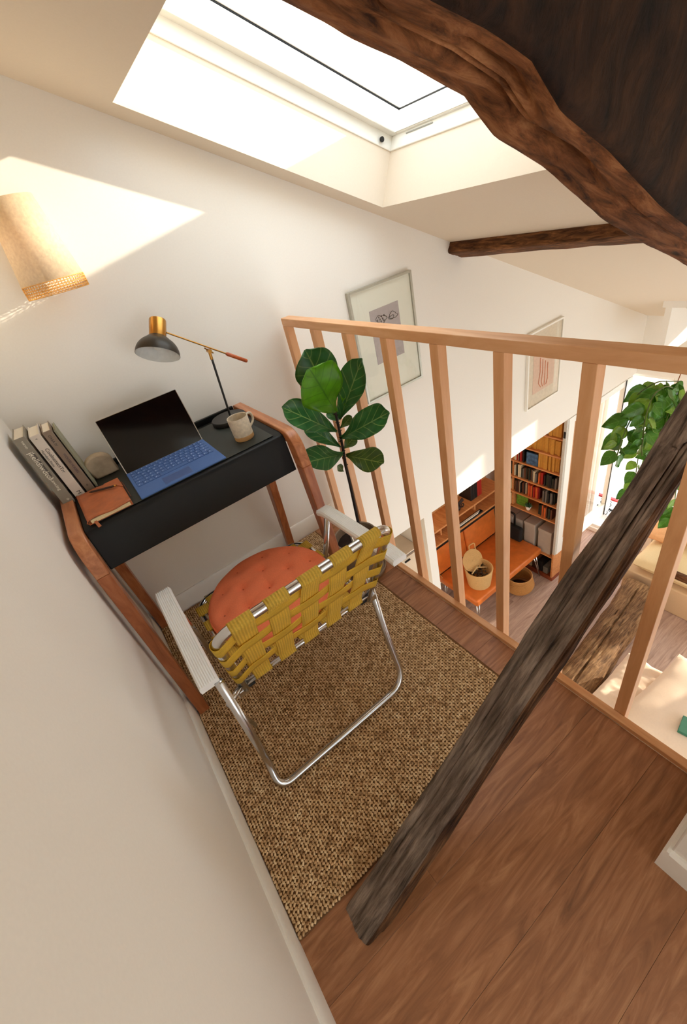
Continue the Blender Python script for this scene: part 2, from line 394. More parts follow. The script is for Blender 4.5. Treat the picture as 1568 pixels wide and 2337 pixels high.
# ------------------------------------------------------------------ old timbers
def oldmat(name, dark, mid, light, scale, rot=None, dis=.8):
    m, nt, b = newmat(name)
    v = coords(nt, scale, 0, rot); n = N(nt, 'ShaderNodeTexNoise'); n.inputs['Scale'].default_value = 6; n.inputs['Detail'].default_value = 10; n.inputs['Roughness'].default_value = .68; n.inputs['Distortion'].default_value = dis
    nt.links.new(v, n.inputs['Vector'])
    r = ramp(nt, [(.34, lin(dark)), (.5, lin(mid)), (.68, lin(light))]); nt.links.new(n.outputs['Fac'], r.inputs[0])
    v2 = coords(nt, (1,1,1)); n2 = N(nt, 'ShaderNodeTexNoise'); n2.inputs['Scale'].default_value = 5; nt.links.new(v2, n2.inputs['Vector'])
    r2 = ramp(nt, [(.35, (.55,.5,.48)), (.65, (1,1,1))]); nt.links.new(n2.outputs['Fac'], r2.inputs[0])
    mx = N(nt, 'ShaderNodeMix', data_type='RGBA', blend_type='MULTIPLY'); mx.inputs[0].default_value = 1
    nt.links.new(r.outputs[0], mx.inputs[6]); nt.links.new(r2.outputs[0], mx.inputs[7])
    nt.links.new(mx.outputs[2], b.inputs['Base Color']); b.inputs['Roughness'].default_value = .72
    b.inputs['Specular IOR Level'].default_value = .18; bump(nt, b, n.outputs['Fac'], .8, .006); return m
def old_beam(name, mat, P0, P1, hu, hv, ns, nt_, seed, amp=.006, cracks=(), scale=None, label='', power=5, uv=None, wob=.004, holes=(), split=None):
    "section spanned by half vectors hu, hv; rough-hewn surface with splits"
    P0, P1, hu, hv = map(Vector, (P0, P1, hu, hv)); L = (P1-P0).length; mb = MB()
    def sec(s, t):
        a = 2*PI*t; ca, sa = math.cos(a), math.sin(a)
        k = (abs(ca)**power+abs(sa)**power)**(-1/power); u, v = ca*k, sa*k
        sc = scale(s) if scale else (1, 1, 0, 0)
        p = P0.lerp(P1, s)+hu*(u*sc[0]+sc[2])+hv*(v*sc[1]+sc[3])
        n = (hu.normalized()*ca+hv.normalized()*sa).normalized()
        d = noise.fractal(Vector((s*L*5+seed, u*1.3, v*1.3+seed)), 1, 2, 4)*amp
        d += noise.fractal(Vector((s*L*4, t*40+seed, seed)), 1, 2, 3)*amp*.45
        d += noise.noise(Vector((s*L*2.2, seed*3, t*4)))*wob
        for tc, s0, s1, w, dep in cracks:
            if s0 < s < s1:
                c = tc+noise.noise(Vector((s*L*5, tc*17, seed)))*.012
                e = min(1, (s-s0)*14, (s1-s)*14)
                dd = (t-c+.5) % 1-.5
                d -= dep*e*math.exp(-(dd/w)**2)
        for tc, s0, wt, ws, dep in holes:
            dd = (t-tc+.5) % 1-.5
            d -= dep*math.exp(-(dd/wt)**2-((s-s0)/ws)**2)
        return p+n*d
    mb.grid(lambda i, j: sec(j, i), nt_, ns, closeu=True)
    b = len(mb.v)
    if split:
        for k, f in enumerate(mb.f):
            i, j = k//ns, k % ns; t = ((i+.5)/nt_-split[0]+.5) % 1-.5
            if abs(t) < split[1]+.006*noise.noise(Vector((j/ns*L*5, 5, seed))): mb.mi[k] = 1
    mb.f.append([i*(ns+1) for i in range(nt_)]); mb.f.append([i*(ns+1)+ns for i in range(nt_)][::-1]); mb.mi += [0, 0]
    return mb.build(name, mat, smooth=.9)
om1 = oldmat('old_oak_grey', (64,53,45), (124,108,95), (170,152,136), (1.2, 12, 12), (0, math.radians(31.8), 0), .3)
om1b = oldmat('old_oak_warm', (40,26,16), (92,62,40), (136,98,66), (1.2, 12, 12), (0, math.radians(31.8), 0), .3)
om2 = oldmat('old_oak_brown', (58,32,16), (138,86,50), (190,132,86), (2.4, 9, 9), (0, math.radians(-24.2), 0), .5)
om2d = oldmat('old_oak_darker', (20,11,6), (42,24,12), (68,41,23), (5, 8, 2.2), (0, math.radians(-24.2), 0), .5)  # darker tone for the rafter side facing the camera
om3 = oldmat('old_oak_dark', (54,34,20), (112,74,46), (164,114,72), (10, 1.6, 10))
om4 = oldmat('old_oak_log', (84,60,38), (146,112,78), (188,152,110), (1.2, 12, 8))
# leaning strut, horizontal sections, z = .62 (x - .134) on its upper face
def strut_scale(s):
    k = 1.0+(.16 if s > .66 else 0)+.05*math.sin(s*19)
    return (1.0+.04*math.sin(s*13), k, 0, -.10 if s > .66 else 0)
x0, xe = .134, 1.98
hx = .0505
o = old_beam('leaning_timber', [om1, om1b], (x0+hx, -1.417, 0.001), (xe+hx, -1.417, .62*(xe-x0)), (hx, 0, 0), (0, .047, 0), 230, 84, 3.1, .0042,
    cracks=[(.43,.02,.5,.006,.014), (.55,.30,.98,.007,.020), (.47,.38,.62,.005,.011), (.505,.04,.34,.004,.010), (.46,.55,.72,.004,.009), (.485,.5,.66,.003,.006), (.52,.5,.64,.003,.006), (.585,.5,.8,.004,.01), (.66,.0,.9,.008,.010), (.74,.2,.7,.006,.008), (.60,.1,.35,.004,.006)],
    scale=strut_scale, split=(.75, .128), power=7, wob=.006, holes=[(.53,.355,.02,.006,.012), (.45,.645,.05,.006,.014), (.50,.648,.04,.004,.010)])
tag(o, 'dark weathered grey-brown timber post leaning up from the floor through the railing', 'beam')
# great rafter close overhead
def raf(s):
    x = -.02+2.27*s; pts = [(0,.012),(.43,.014),(.543,.022),(.62,.034),(.678,.038),(.70,.030),(.724,.022),(.813,.022),(.953,.010),(1.164,.010),(1.3,.012),(3,.012)]
    for (a, da), (b_, db) in zip(pts, pts[1:]):
        if a <= x < b_: return (1, 1, 0, -(da+(db-da)*(x-a)/(b_-a))/.165)
    return (1, 1, 0, 0)
xa, xb = -.02, 2.25
za = 1.527-.45*(xa-.437); zb = 1.527-.45*(xb-.437)
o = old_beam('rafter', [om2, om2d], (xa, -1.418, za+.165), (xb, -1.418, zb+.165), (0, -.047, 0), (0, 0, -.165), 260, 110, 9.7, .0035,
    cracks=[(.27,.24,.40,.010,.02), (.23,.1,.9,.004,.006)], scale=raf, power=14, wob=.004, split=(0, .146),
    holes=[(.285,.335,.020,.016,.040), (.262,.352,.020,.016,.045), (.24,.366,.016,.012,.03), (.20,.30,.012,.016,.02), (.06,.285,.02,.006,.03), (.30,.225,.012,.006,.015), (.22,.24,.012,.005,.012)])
tag(o, 'massive dark brown rough-hewn rafter crossing close overhead, darker side towards us', 'beam')
# purlin under the slope
pc = rp(2.378, 0, -.02)
o = old_beam('ceiling_beam', om3, tuple(pc+Vector((0, .0, 0))), tuple(pc+Vector((0, -3.2, 0))), tuple(E1*.058), tuple(EN*.030), 200, 44, 5.3, .004,
    cracks=[(.9,.0,.4,.01,.008)], power=7, wob=.006)
tag(o, 'slim dark brown beam running along the white sloping ceiling out from the back wall', 'beam')
# big rough timber lying on the lower floor
A, B = at(1322, 1563, 'z', -2.25), at(1442, 1372, 'z', -2.25)
A = Vector((2.2, -.86, -2.25)); B = Vector((3.66, -.70, -2.25))
o = old_beam('timber_bench', om4, A, B, (0, -.145, 0), (0, 0, .140), 150, 80, 14.2, .008,
    cracks=[(.62-.37,.0,.97,.008,.03), (.30,.2,.75,.005,.018), (.12,.1,.8,.006,.012), (.2,.3,.95,.005,.012)], power=4, wob=.02)
tag(o, 'thick split old timber lying on the lower floor in front of the cream sofa', 'log bench')
# ------------------------------------------------------------------ railing
rl = thing('railing', (1.06, -.9, 0), 'beech railing with square balusters along the open edge of the loft', 'railing')
MB().box(1.055, 1.097, -2.6, -.045, 1.047, 1.0775).build('handrail', beechy, rl, bevel=.002)
MB().box(1.030, 1.055, -2.6, -.013, 0.0, .018).build('base_rail', beechy, rl, bevel=.0015)
ba = None
for k, y in enumerate([-.075, -.292, -.504, -.713, -.925, -1.134, -1.348, -1.56, -1.772, -1.98, -2.19]):
    if ba is None: ba = MB().box(1.0555, 1.0885, y, y+.031, -.18, 1.047).build('baluster', beech, rl, bevel=.0015, origin=(1.0555, y, 0))
    else: link_copy(ba, (1.0555, y, 0), rl)
# ------------------------------------------------------------------ jute rug
rx0, rx1, ry0, ry1 = .0135, .912, -1.352, -.022
rug = thing('jute_rug', ((rx0+rx1)/2, (ry0+ry1)/2, 0), 'coarse woven tan jute rug under the desk and folding chair', 'rug')
jute = bpy.data.materials.new('jute'); jute.use_nodes = True
nt = jute.node_tree; b = nt.nodes['Principled BSDF']; v = coords(nt)
n1 = N(nt, 'ShaderNodeTexNoise'); n1.inputs['Scale'].default_value = 70; n1.inputs['Detail'].default_value = 3; nt.links.new(v, n1.inputs['Vector'])
n2 = N(nt, 'ShaderNodeTexNoise'); n2.inputs['Scale'].default_value = 600; n2.inputs['Detail'].default_value = 2; nt.links.new(v, n2.inputs['Vector'])
r1 = ramp(nt, [(.28, lin((150,114,74))), (.5, lin((214,178,132))), (.72, lin((246,222,180)))])
nt.links.new(n1.outputs['Fac'], r1.inputs[0]); nt.links.new(r1.outputs[0], b.inputs['Base Color']); b.inputs['Roughness'].default_value = .9
bump(nt, b, n2.outputs['Fac'], .6, .002)
MB().box(rx0, rx1, ry0, ry1, .0005, .006).build('backing', plain('jute_backing', (112,78,44), .95), rug)
mb = MB(); px_ = .0090; py_ = .0084
nx = int((rx1-rx0)/px_); ny = int((ry1-ry0)/py_); rj = random.Random(3)
tmpl = []
for i in range(5):
    for j in range(5): tmpl.append((i/2-1, j/2-1))
tf = [(i*5+j, (i+1)*5+j, (i+1)*5+j+1, i*5+j+1) for i in range(4) for j in range(4)]
for i in range(nx):
    wob_ = 0
    for j in range(ny):
        cx = rx0+(i+.5)*px_+.0011*math.sin(j*.35+i*.1)+rj.uniform(-.0009, .0009); cy = ry0+(j+.5)*py_+.0012*math.sin(i*.3)+rj.uniform(-.0009, .0009)
        odd = (i+j) % 2; rot_ = (.9 if odd else -.5)+rj.uniform(-.35, .35)
        lx, ly = (.0060, .0036) if odd else (.0048, .0044); hz = rj.uniform(.0035, .0068); c_, s_ = math.cos(rot_), math.sin(rot_)
        vv = []
        for (u, w) in tmpl:
            q = max(0, 1-(u*u+w*w)/2.0); uu = u*lx*(.72+.28*q); ww = w*ly*(.72+.28*q)
            vv.append((cx+uu*c_-ww*s_, cy+uu*s_+ww*c_, .005+hz*(q**.7)))
        mb.add(vv, tf)
tag(mb.build('weave', jute, rug, smooth=True), kind='stuff')
# ------------------------------------------------------------------ desk
dk = thing('writing_desk', (.39, -.3, 0), 'narrow teak desk with black lacquered drawer box against the back wall', 'desk')
DZ = .818
def legframe(xa, xb):
    poly = lambda pts: [(xa, y, z) for y, z in pts]
    # top rail
    pr = [(-.02,.826),(-.02,.788),(-.49,.776),(-.50,.826)]
    pts = arc_path([(0,-.035,.79),(0,-.02,.83),(0,-.40,.828),(0,-.525,.828),(0,-.55,.74),(0,-.585,.004)], .03, 5)
    ins = arc_path([(0,-.535,.004),(0,-.492,.70),(0,-.475,.785),(0,-.06,.79)], .02, 3)
    loop = [(p.y, p.z) for p in pts]+[(p.y, p.z) for p in ins]
    return loop
for (xa, xb) in ((.018, .056), (.732, .768)):
    fr = [(p.y, p.z) for p in arc_path([(0,-.03,.79),(0,-.03,.829),(0,-.505,.829),(0,-.545,.79),(0,-.560,.70)], .028, 5)]+[(-.505,.70),(-.49,.785),(-.30,.79)]
    MB().prism([(xa, y, z) for y, z in fr], (0,0,0), (xb-xa,0,0)).build('side_rail', teaky, dk, smooth=.5, bevel=.003)
    MB().hexa([(xa,-.600,.001),(xb,-.600,.001),(xb,-.565,.001),(xa,-.565,.001),(xa,-.560,.70),(xb,-.560,.70),(xb,-.505,.70),(xa,-.505,.70)]).build('leg', teak, dk, bevel=.003)
    MB().hexa([(xa,-.045,.001),(xb,-.045,.001),(xb,-.014,.001),(xa,-.014,.001),(xa,-.17,.79),(xb,-.17,.79),(xb,-.10,.79),(xa,-.10,.79)]).build('leg', teak, dk, bevel=.003)
mb = MB(); pf = [(-.105,.818),(-.462,.818),(-.480,.812),(-.489,.797),(-.503,.676),(-.105,.676)]
mb.prism([(.057, y, z) for y, z in pf], (0,0,0), (.674,0,0))
mb.build('drawer_box', black, dk, smooth=.5, bevel=.003)
MB().box(.057, .731, -.105, -.03, .676, .800).build('rear_tray', black, dk, bevel=.002)
MB().box(.057, .731, -.036, -.022, .790, .824).build('rear_rail', black, dk, bevel=.002)
MB().box(.09, .70, -.470, -.110, .8182, .8195).build('leather_top', plain('black_leather', (36,40,36), .5, nscale=200, bs=.2, spec=.4), dk)
# ------------------------------------------------------------------ tablet with keyboard
tb = thing('tablet_computer', (.38, -.35, DZ), 'black-screened tablet propped open with a blue keyboard cover on the desk', 'computer')
kx0, kx1, ky0, ky1 = .234, .522, -.470, -.236; KZ = .8195
blue = plain('blue_fabric', (72,104,160), .8, nscale=400, namp=.1, bs=.3)
bluek = plain('blue_keys', (70,102,158), .6, nscale=300, namp=.06, bs=.1)
MB().box(kx0, kx1, ky0, ky1, KZ, KZ+.006).build('keyboard_cover', blue, tb, bevel=.0025)
mb = MB(); lg = MB(); rows = 6; kr0, kr1 = ky0+.085, ky1-.006; pitch = (kr1-kr0)/rows
for r_ in range(rows):
    nk = [10, 13, 13, 13, 14, 15][r_]; ws = [1]*nk
    if r_ == 0: ws = [1.1,1,1,1,5.2,1,1,1,1,1]
    if r_ in (1, 2): ws[0] = 1.7; ws[-1] = 1.8
    if r_ == 3: ws[0] = 1.5; ws[-1] = 1.3
    tot = sum(ws); x = kx0+.010; ww = (kx1-kx0-.020)/tot
    for w in ws:
        y = kr0+r_*pitch
        mb.box(x+.0012, x+w*ww-.0012, y+.0012, y+pitch-.0012, KZ+.0055, KZ+.0082)
        if w < 3:
            cx, cy = x+w*ww/2-.002, y+pitch/2-.001; lg.box(cx-.0016, cx+.0022, cy, cy+.0012, KZ+.0082, KZ+.0085); lg.box(cx-.0016, cx-.0006, cy-.003, cy+.003, KZ+.0082, KZ+.0085)
            if rnd.random() < .6: lg.box(cx-.0016, cx+.0018, cy+.0026, cy+.0036, KZ+.0082, KZ+.0085)
        x += w*ww
kk = tag(mb.build('keys', bluek, tb, bevel=.0006, seg=1), kind='stuff')
tag(lg.build('key_legends', plain('pale_legend', (190,205,235), .6), kk), kind='stuff')
MB().box(.318, .410, ky0+.012, ky0+.066, KZ+.0055, KZ+.0066).build('trackpad', plain('trackpad_blue', (74,96,146), .35, bs=0), tb, bevel=.001)
sv = Vector((0, .068, .178)); sn = Vector((0, -.178, .068)).normalized(); su = Vector((.287, 0, 0)); so = Vector((.235, -.238, KZ+.004)); sw = sv.normalized()*.196
def sbox(mb, u0, u1, v0, v1, d0, d1):
    mb.hexa([so+su*u+sw*v+sn*d for d in (d0, d1) for u, v in ((u0,v0),(u1,v0),(u1,v1),(u0,v1))]); return mb
sbox(MB(), 0, 1, 0, 1, -.008, 0).build('screen_body', alum, tb, bevel=.002)
scr = plain('black_glass', (5,5,7), .08, nscale=3, namp=.2, bs=0, spec=.35)
sbox(MB(), .012, .988, .012, .99, 0, .0008).build('screen', scr, tb, bevel=.001)
ko = so+sw*.55-sn*.009; MB().hexa([ko, ko+su, ko+su+Vector((0,.055,-.104)), ko+Vector((0,.055,-.104)), ko-sn*.003, ko+su-sn*.003, ko+su-sn*.003+Vector((0,.055,-.104)), ko-sn*.003+Vector((0,.055,-.104))]).build('kickstand', alum, tb)
# ------------------------------------------------------------------ notebook and pen
nb = thing('notebook', (.14, -.35, DZ), 'tan leather journal with cream pages closed by a strap, on the desk corner', 'notebook')
lea = plain('tan_leather', (176,96,52), .5, nscale=40, namp=.16, bs=.25)
A0, A1, B1, B0 = [Vector(p) for p in ((.078,-.470,DZ),(.208,-.470,DZ),(.206,-.262,DZ),(.070,-.250,DZ))]
def slab(pts, z0, z1): return [Vector((p[0],p[1],z0)) for p in pts]+[Vector((p[0],p[1],z1)) for p in pts]
Q = [A0, A1, B1, B0]
z = DZ+.0017
MB().hexa(slab(Q, z, z+.002)).build('back_cover', lea, nb, bevel=.0008)
Qi = [A0+Vector((.008,.001,0)), A1+Vector((-.006,.001,0)), B1+Vector((-.006,-.006,0)), B0+Vector((.008,-.006,0))]
pgm = plain('page_edges', (226,206,160), .8, nscale=300, namp=.1, bs=.3)
MB().hexa(slab(Qi, z+.002, z+.0125)).build('pages', pgm, nb)
mb = MB()
def cov(u, v):
    a = A0.lerp(A1, u); b_ = B0.lerp(B1, u); p = a.lerp(b_, v); wv = .0014*math.sin(u*9+v*4)+.0012*math.sin(v*11)
    return (p.x, p.y+.004*math.sin(u*7)*(1 if v < .1 else 0), z+.0145+wv)
mb.grid(cov, 14, 14)
mb.build('front_cover', lea, nb, smooth=True, solid=.0025)
MB().tube([(A0.x+.002, A0.y+.002, z+.003), (A0.x-.003, A0.y+.002, z+.008), (A0.x+.002, A0.y+.002, z+.014), (B0.x+.002, B0.y, z+.014), (B0.x-.003, B0.y, z+.008)], .002, 6).build('spine', lea, nb, smooth=True)
fp = [(.206,-.30),(.180,-.312),(.150,-.305),(.140,-.318),(.165,-.330),(.19,-.352),(.209,-.36)]
MB().prism([(x, y, z+.0160) for x, y in [(.206,-.262),(.160,-.262),(.150,-.285),(.165,-.305),(.190,-.318),(.209,-.35)]], (0,0,0), (0,0,.0022)).build('flap', lea, nb, bevel=.0008)
MB().tube([(.209,-.30,z+.015),(.212,-.33,z+.017),(.2125,-.37,z+.014),(.2125,-.43,z+.008)], .0013, 6).build('strap', plain('dark_leather', (96,46,24), .6), nb)
MB().prism([(.092,-.468,z+.004),(.100,-.468,z+.004),(.106,-.500,z-.003),(.097,-.502,z-.003)], (0,0,0), (0,0,.0015)).build('ribbon_end', lea, nb)
pen = thing('pen', (.155, -.325, z+.02), 'slim dark brown pencil lying across the tan leather journal', 'pen')
p0, p1 = Vector((.112,-.292,z+.0235)), Vector((.192,-.335,z+.0235))
MB().tube([p0, p0.lerp(p1,.08), p0.lerp(p1,.93)], [.0012,.0034,.0036], 10).build('barrel', plain('dark_pencil', (58,38,26), .5), pen, smooth=SM)
MB().tube([p0.lerp(p1,.93), p1], [.0037,.0034], 10).build('end_cap', brass, pen, smooth=SM)
# ------------------------------------------------------------------ books on desk
def desk_book(x0, x1, tx, y0, y1, h, cover, page, label, lean=0):
    t = thing('book', ((x0+x1)/2, (y0+y1)/2, DZ), label, 'book', 'books standing on the desk')
    zb = DZ+.0018
    def q(u, y, w): # u across thickness, w up
        return Vector((lerp(x0, x1, u)+tx*w/h, y, zb+w))
    c = .0022/(x1-x0)
    mb = MB()
    mb.hexa([q(0,y0,0), q(c,y0,0), q(c,y1,0), q(0,y1,0), q(0,y0,h), q(c,y0,h), q(c,y1,h), q(0,y1,h)])
    mb.hexa([q(1-c,y0,0), q(1,y0,0), q(1,y1,0), q(1-c,y1,0), q(1-c,y0,h), q(1,y0,h), q(1,y1,h), q(1-c,y1,h)])
    mb.hexa([q(0,y0-.0025,0), q(1,y0-.0025,0), q(1,y0,0), q(0,y0,0), q(0,y0-.0025,h), q(1,y0-.0025,h), q(1,y0,h), q(0,y0,h)])
    mb.build('cover', cover, t, bevel=.0008, seg=1)
    m2 = MB(); m2.hexa([q(c,y0,.003), q(1-c,y0,.003), q(1-c,y1-.004,.003), q(c,y1-.004,.003), q(c,y0,h-.004), q(1-c,y0,h-.004), q(1-c,y1-.004,h-.004), q(c,y1-.004,h-.004)])
    m2.build('pages', page, t)
    return t, q
paper = plain('book_paper', (236,226,206), .85, nscale=500, namp=.05, bs=.3)
g1 = plain('grey_cover', (142,134,118), .6, nscale=30, namp=.05, bs=.05)
g2 = plain('offwhite_cover', (218,206,190), .6, nscale=30, namp=.03, bs=.05)
g3 = plain('taupe_cover', (138,118,98), .6, nscale=30, namp=.05, bs=.05)
g4 = plain('sage_cover', (150,148,122), .6, nscale=30, namp=.05, bs=.05)
inkw = plain('white_ink', (236,230,210), .6); inkd = plain('dark_ink', (60,54,46), .6); inkp = plain('plum_ink', (84,66,78), .6)
def spine_text(t, q, txt, u, w0, size, mat):
    # text runs down the spine
    o = q(u, t['ys']-.0028, w0); d = (q(u, t['ys'], 0)-q(u, t['ys'], .1)).normalized()
    text(txt, size, mat, t, o, d, (1, 0, 0))
t, q = desk_book(.0275, .0600, -.0085, -.248, -.10, .243, g1, paper, 'thick grey hardback with white script on its spine, nearest the left wall', 0)
t['ys'] = -.248; spine_text(t, q, 'jkelldiwdtol', .35, .195, .021, inkw); spine_text(t, q, 'Lawciing', .45, .098, .0125, inkw); spine_text(t, q, 'THE NO', .5, .233, .007, inkw)
m2 = MB(); m2.hexa([q(.55,-.2508,.105), q(.80,-.2508,.105), q(.80,-.2506,.105), q(.55,-.2506,.105), q(.55,-.2508,.190), q(.80,-.2508,.190), q(.80,-.2506,.190), q(.55,-.2506,.190)]); m2.build('title_panel', plain('panel_grey', (92,86,78), .6), t)
spine_text(t, q, '*', .3, .022, .02, inkw)
t, q = desk_book(.0675, .0970, -.0100, -.236, -.10, .232, g2, paper, 'off-white hardback with dark lettering between the grey and taupe books')
t['ys'] = -.236; spine_text(t, q, 'CoolnaitectTrr', .50, .185, .0145, inkd); spine_text(t, q, 'Homdort Divio', .12, .185, .0095, inkd); spine_text(t, q, 'M', .4, .026, .016, inkd); spine_text(t, q, 'II', .4, .222, .008, inkd)
t, q = desk_book(.1040, .1290, -.0115, -.226, -.10, .228, g3, paper, 'taupe brown hardback with a dark title strip, right of the off-white book')
t['ys'] = -.226; spine_text(t, q, 'CASA IV', .35, .215, .0105, inkd); spine_text(t, q, 'WOLLES HOUSES', .45, .148, .0095, inkp); spine_text(t, q, 'o', .4, .03, .012, inkd)
t, q = desk_book(.1330, .1400, -.0115, -.205, -.09, .215, g4, paper, 'thin sage green hardback at the right end of the row beside the stone')
# ------------------------------------------------------------------ stone
stn = plain('speckled_stone', (186,168,142), .8, nscale=26, namp=.22, bs=.6)
mb = MB(); pts = []
for k in range(17):
    a = PI*k/16; pts.append((.178-.046*math.cos(a)*1.0, 0, DZ+.0018+.046+.036*math.sin(a)))
pts = [(.146,0,DZ+.002)]+[(p[0], 0, p[2]) for p in pts]+[(.226,0,DZ+.002)]
mb.prism(pts, (0,-.158,0), (0,-.122,0))
tag(mb.build('stone_bookend', stn, bevel=.006, smooth=.8), 'pale speckled stone with a rounded top standing between books and tablet', 'stone')
# ------------------------------------------------------------------ desk lamp
dl = thing('desk_lamp', (.645,-.175,DZ), 'adjustable desk lamp with black dome shade, brass arm and wooden handle', 'lamp')
bc = Vector((.661,-.168,DZ+.0018))
lampb = plain('lamp_black', (38,36,33), .42, metal=.2, bs=0)
MB().lathe([(0,0),(.066,0),(.068,.003),(.068,.015),(.066,.018),(0,.018)], bc, 40).build('base', lampb, dl, smooth=SM)
pj = Vector((.688,-.165,1.083)); pb = bc+Vector((.010,.004,.018))
MB().tube([pb, pj-Vector((0,0,.012))], .0042, 10).build('pole', lampb, dl, smooth=SM)
jt = MB(); jt.tube([pj-(pj-pb).normalized()*.03, pj-Vector((0,0,.004))], .0055, 10); jt.lathe([(0,-.012),(.007,-.012),(.007,.012),(0,.012)], pj, 14, (0,1,0)); jt.tube([pj+Vector((.012,0,-.012)), pj+Vector((-.012,0,.014))], .0025, 8)
jt.build('joint', brass, dl, smooth=SM)
aL = Vector((.583,-.165,1.176)); aR = Vector((.815,-.163,1.003))
aL = at(380, 759, 'y', -.165); aR = at(564, 824, 'y', -.165)
dA = (aR-aL)
MB().tube([aL, aL+dA*.72], .0028, 10).build('arm', brass, dl, smooth=SM)
MB().tube([aL+dA*.71, aL+dA*.73, aL+dA*.99, aR], [.004,.0068,.0068,.005], 12).build('handle', wood('handle_wood', (150,66,28), (186,88,40), (206,110,56), (8,8,8), .4), dl, smooth=SM)
st_ = at(362, 735, 'y', -.165); sb_ = at(352, 822, 'y', -.165)
axd = (at(361, 728, 'y', -.165)-at(358, 770, 'y', -.165)).normalized(); axd = (axd+Vector((.02,0.42,0))).normalized()
cb = at(360, 769, 'y', -.165)
MB().lathe([(.0,0),(.0270,0),(.0270,.054),(.0255,.058),(0,.058)], cb, 28, axd).build('socket_cap', brass, dl, smooth=SM)
prof = [(.027,.002)]+[(.070*math.sin(a), -.060+.062*math.cos(a)) for a in [PI/2*k/10 for k in range(4, 11)]]
MB().lathe(prof, cb, 40, axd, cap=False).build('shade', [plain('shade_black', (52,46,38), .38, metal=.4, bs=0)], dl, smooth=True)
MB().lathe([(r-.0012, h-.0006) for r, h in prof], cb, 40, axd, cap=False).build('shade_lining', plain('shade_white', (225,225,220), .6, bs=0), dl, smooth=True)
MB().lathe([(0,-.045),(.010,-.042),(.014,-.032),(.010,-.018),(.008,-.005),(0,-.004)], cb, 20, axd).build('bulb', plain('bulb_white', (240,238,230), .3, bs=0), dl, smooth=True)
# ------------------------------------------------------------------ mug
mg = thing('mug', (.632,-.372,DZ), 'speckled cream stoneware mug with a bare clay foot on the desk', 'mug')
mc = (.630,-.384,DZ+.0018)
cer = plain('cream_glaze', (204,190,166), .35, nscale=90, namp=.14, bs=.1); clay = plain('bare_clay', (196,150,94), .8, nscale=200)
MB().lathe([(.030,.016),(.0345,.016),(.036,.08),(.0355,.0815),(.0335,.0805),(.0325,.02),(0,.018)], mc, 36, cap=False).build('cup', cer, mg, smooth=SM)
MB().lathe([(0,0),(.0325,0),(.0345,.003),(.0347,.0162),(0,.0162)], mc, 36).build('foot', clay, mg, smooth=SM)
h0 = Vector(mc); hd = Vector((.94,.34,0)).normalized()
MB().tube(arc_path([h0+hd*.034+Vector((0,0,.070)), h0+hd*.060+Vector((0,0,.072)), h0+hd*.066+Vector((0,0,.040)), h0+hd*.034+Vector((0,0,.022))], .018, 6), .0042, 10).build('handle', cer, mg, smooth=True)
# ------------------------------------------------------------------ wall lamp
sc = thing('wall_lamp', (.345,-.02,1.5), 'cream cone wall lamp with woven straw trim in the sunlight', 'lamp')
linen = translucent('linen_shade', (246,234,212), .5, .85, tcol=(255,232,190), nscale=140, bs=.5)
c0 = Vector((.343,-.098,1.405))
MB().lathe([(.0865,0),(.0610,.200)], c0, 48, cap=False).build('shade', linen, sc, smooth=True, solid=.0012)
straw = plain('straw', (222,164,84), .75, nscale=120, namp=.2, bs=.4)
mb = MB(); nA = 56; rB = .0868; zt, zb = 1.404, 1.371; rows = 5
def sp(i, k): return Vector((c0.x+rB*math.cos(2*PI*i/nA), c0.y+rB*math.sin(2*PI*i/nA), lerp(zt, zb, k/rows)))
for k in range(rows+1): mb.tube([sp(i, k) for i in range(nA)], .0011, 5, closed=True)
for i in range(nA):
    for k in range(rows):
        mb.tube([sp(i+(.0 if k % 2 else .5), k), sp(i+(.5 if k % 2 else .0), k+1)], .0011, 4, cap=False)
tag(mb.build('woven_trim', straw, sc, smooth=True), kind='stuff')
MB().box(.335,.351,-.1,0.0,1.49,1.506).build('bracket', brass, sc)
MB().lathe([(0,-.03),(.02,-.02),(.022,0),(.012,.03),(.012,.05),(0,.05)], (.343,-.098,1.49), 20).build('bulb', plain('bulb_white', (240,238,230), .3), sc, smooth=True)
# ------------------------------------------------------------------ framed prints
def frame(label, tl, tr, bl, br, wt, fcol, mat_in, y=-.022):
    x0 = (at(*tl,'y',y).x+at(*bl,'y',y).x)/2; x1 = (at(*tr,'y',y).x+at(*br,'y',y).x)/2
    z1 = (at(*tl,'y',y).z+at(*tr,'y',y).z)/2; z0 = (at(*bl,'y',y).z+at(*br,'y',y).z)/2
    t = thing('framed_print', ((x0+x1)/2, 0, (z0+z1)/2), label, 'picture')
    mb = MB(); mb.box(x0,x0+wt,y,-.001,z0,z1); mb.box(x1-wt,x1,y,-.001,z0,z1); mb.box(x0+wt,x1-wt,y,-.001,z1-wt,z1); mb.box(x0+wt,x1-wt,y,-.001,z0,z0+wt)
    mb.build('frame', fcol, t, bevel=.0015)
    MB().box(x0+wt,x1-wt,-.012,-.010,z0+wt,z1-wt).build('mount', mat_in, t)
    MB().box(x0+wt,x1-wt,y+.004,y+.0055,z0+wt,z1-wt).build('glazing', glassm, t)
    return t, x0, x1, z0, z1
mountm = plain('mount_cream', (240,235,222), .8, namp=.008, bs=.02)
t, x0, x1, z0, z1 = frame('silver framed print with a wide cream mount and small mauve drawing, nearer of two', (787.7,673.8), (935.4,614.4), (847,921), (968.4,859.3), .012, plain('silver_frame', (186,184,170), .35, metal=.6), mountm)
pa, pb_, pc_ = at(842.3,711.9,'y',-.013), at(907.7,686.4,'y',-.013), at(866.3,831.5,'y',-.013)
MB().box(pa.x, pb_.x, -.0135, -.012, pc_.z, pa.z).build('print', plain('mauve_paper', (186,172,172), .8), t)
mb = MB()
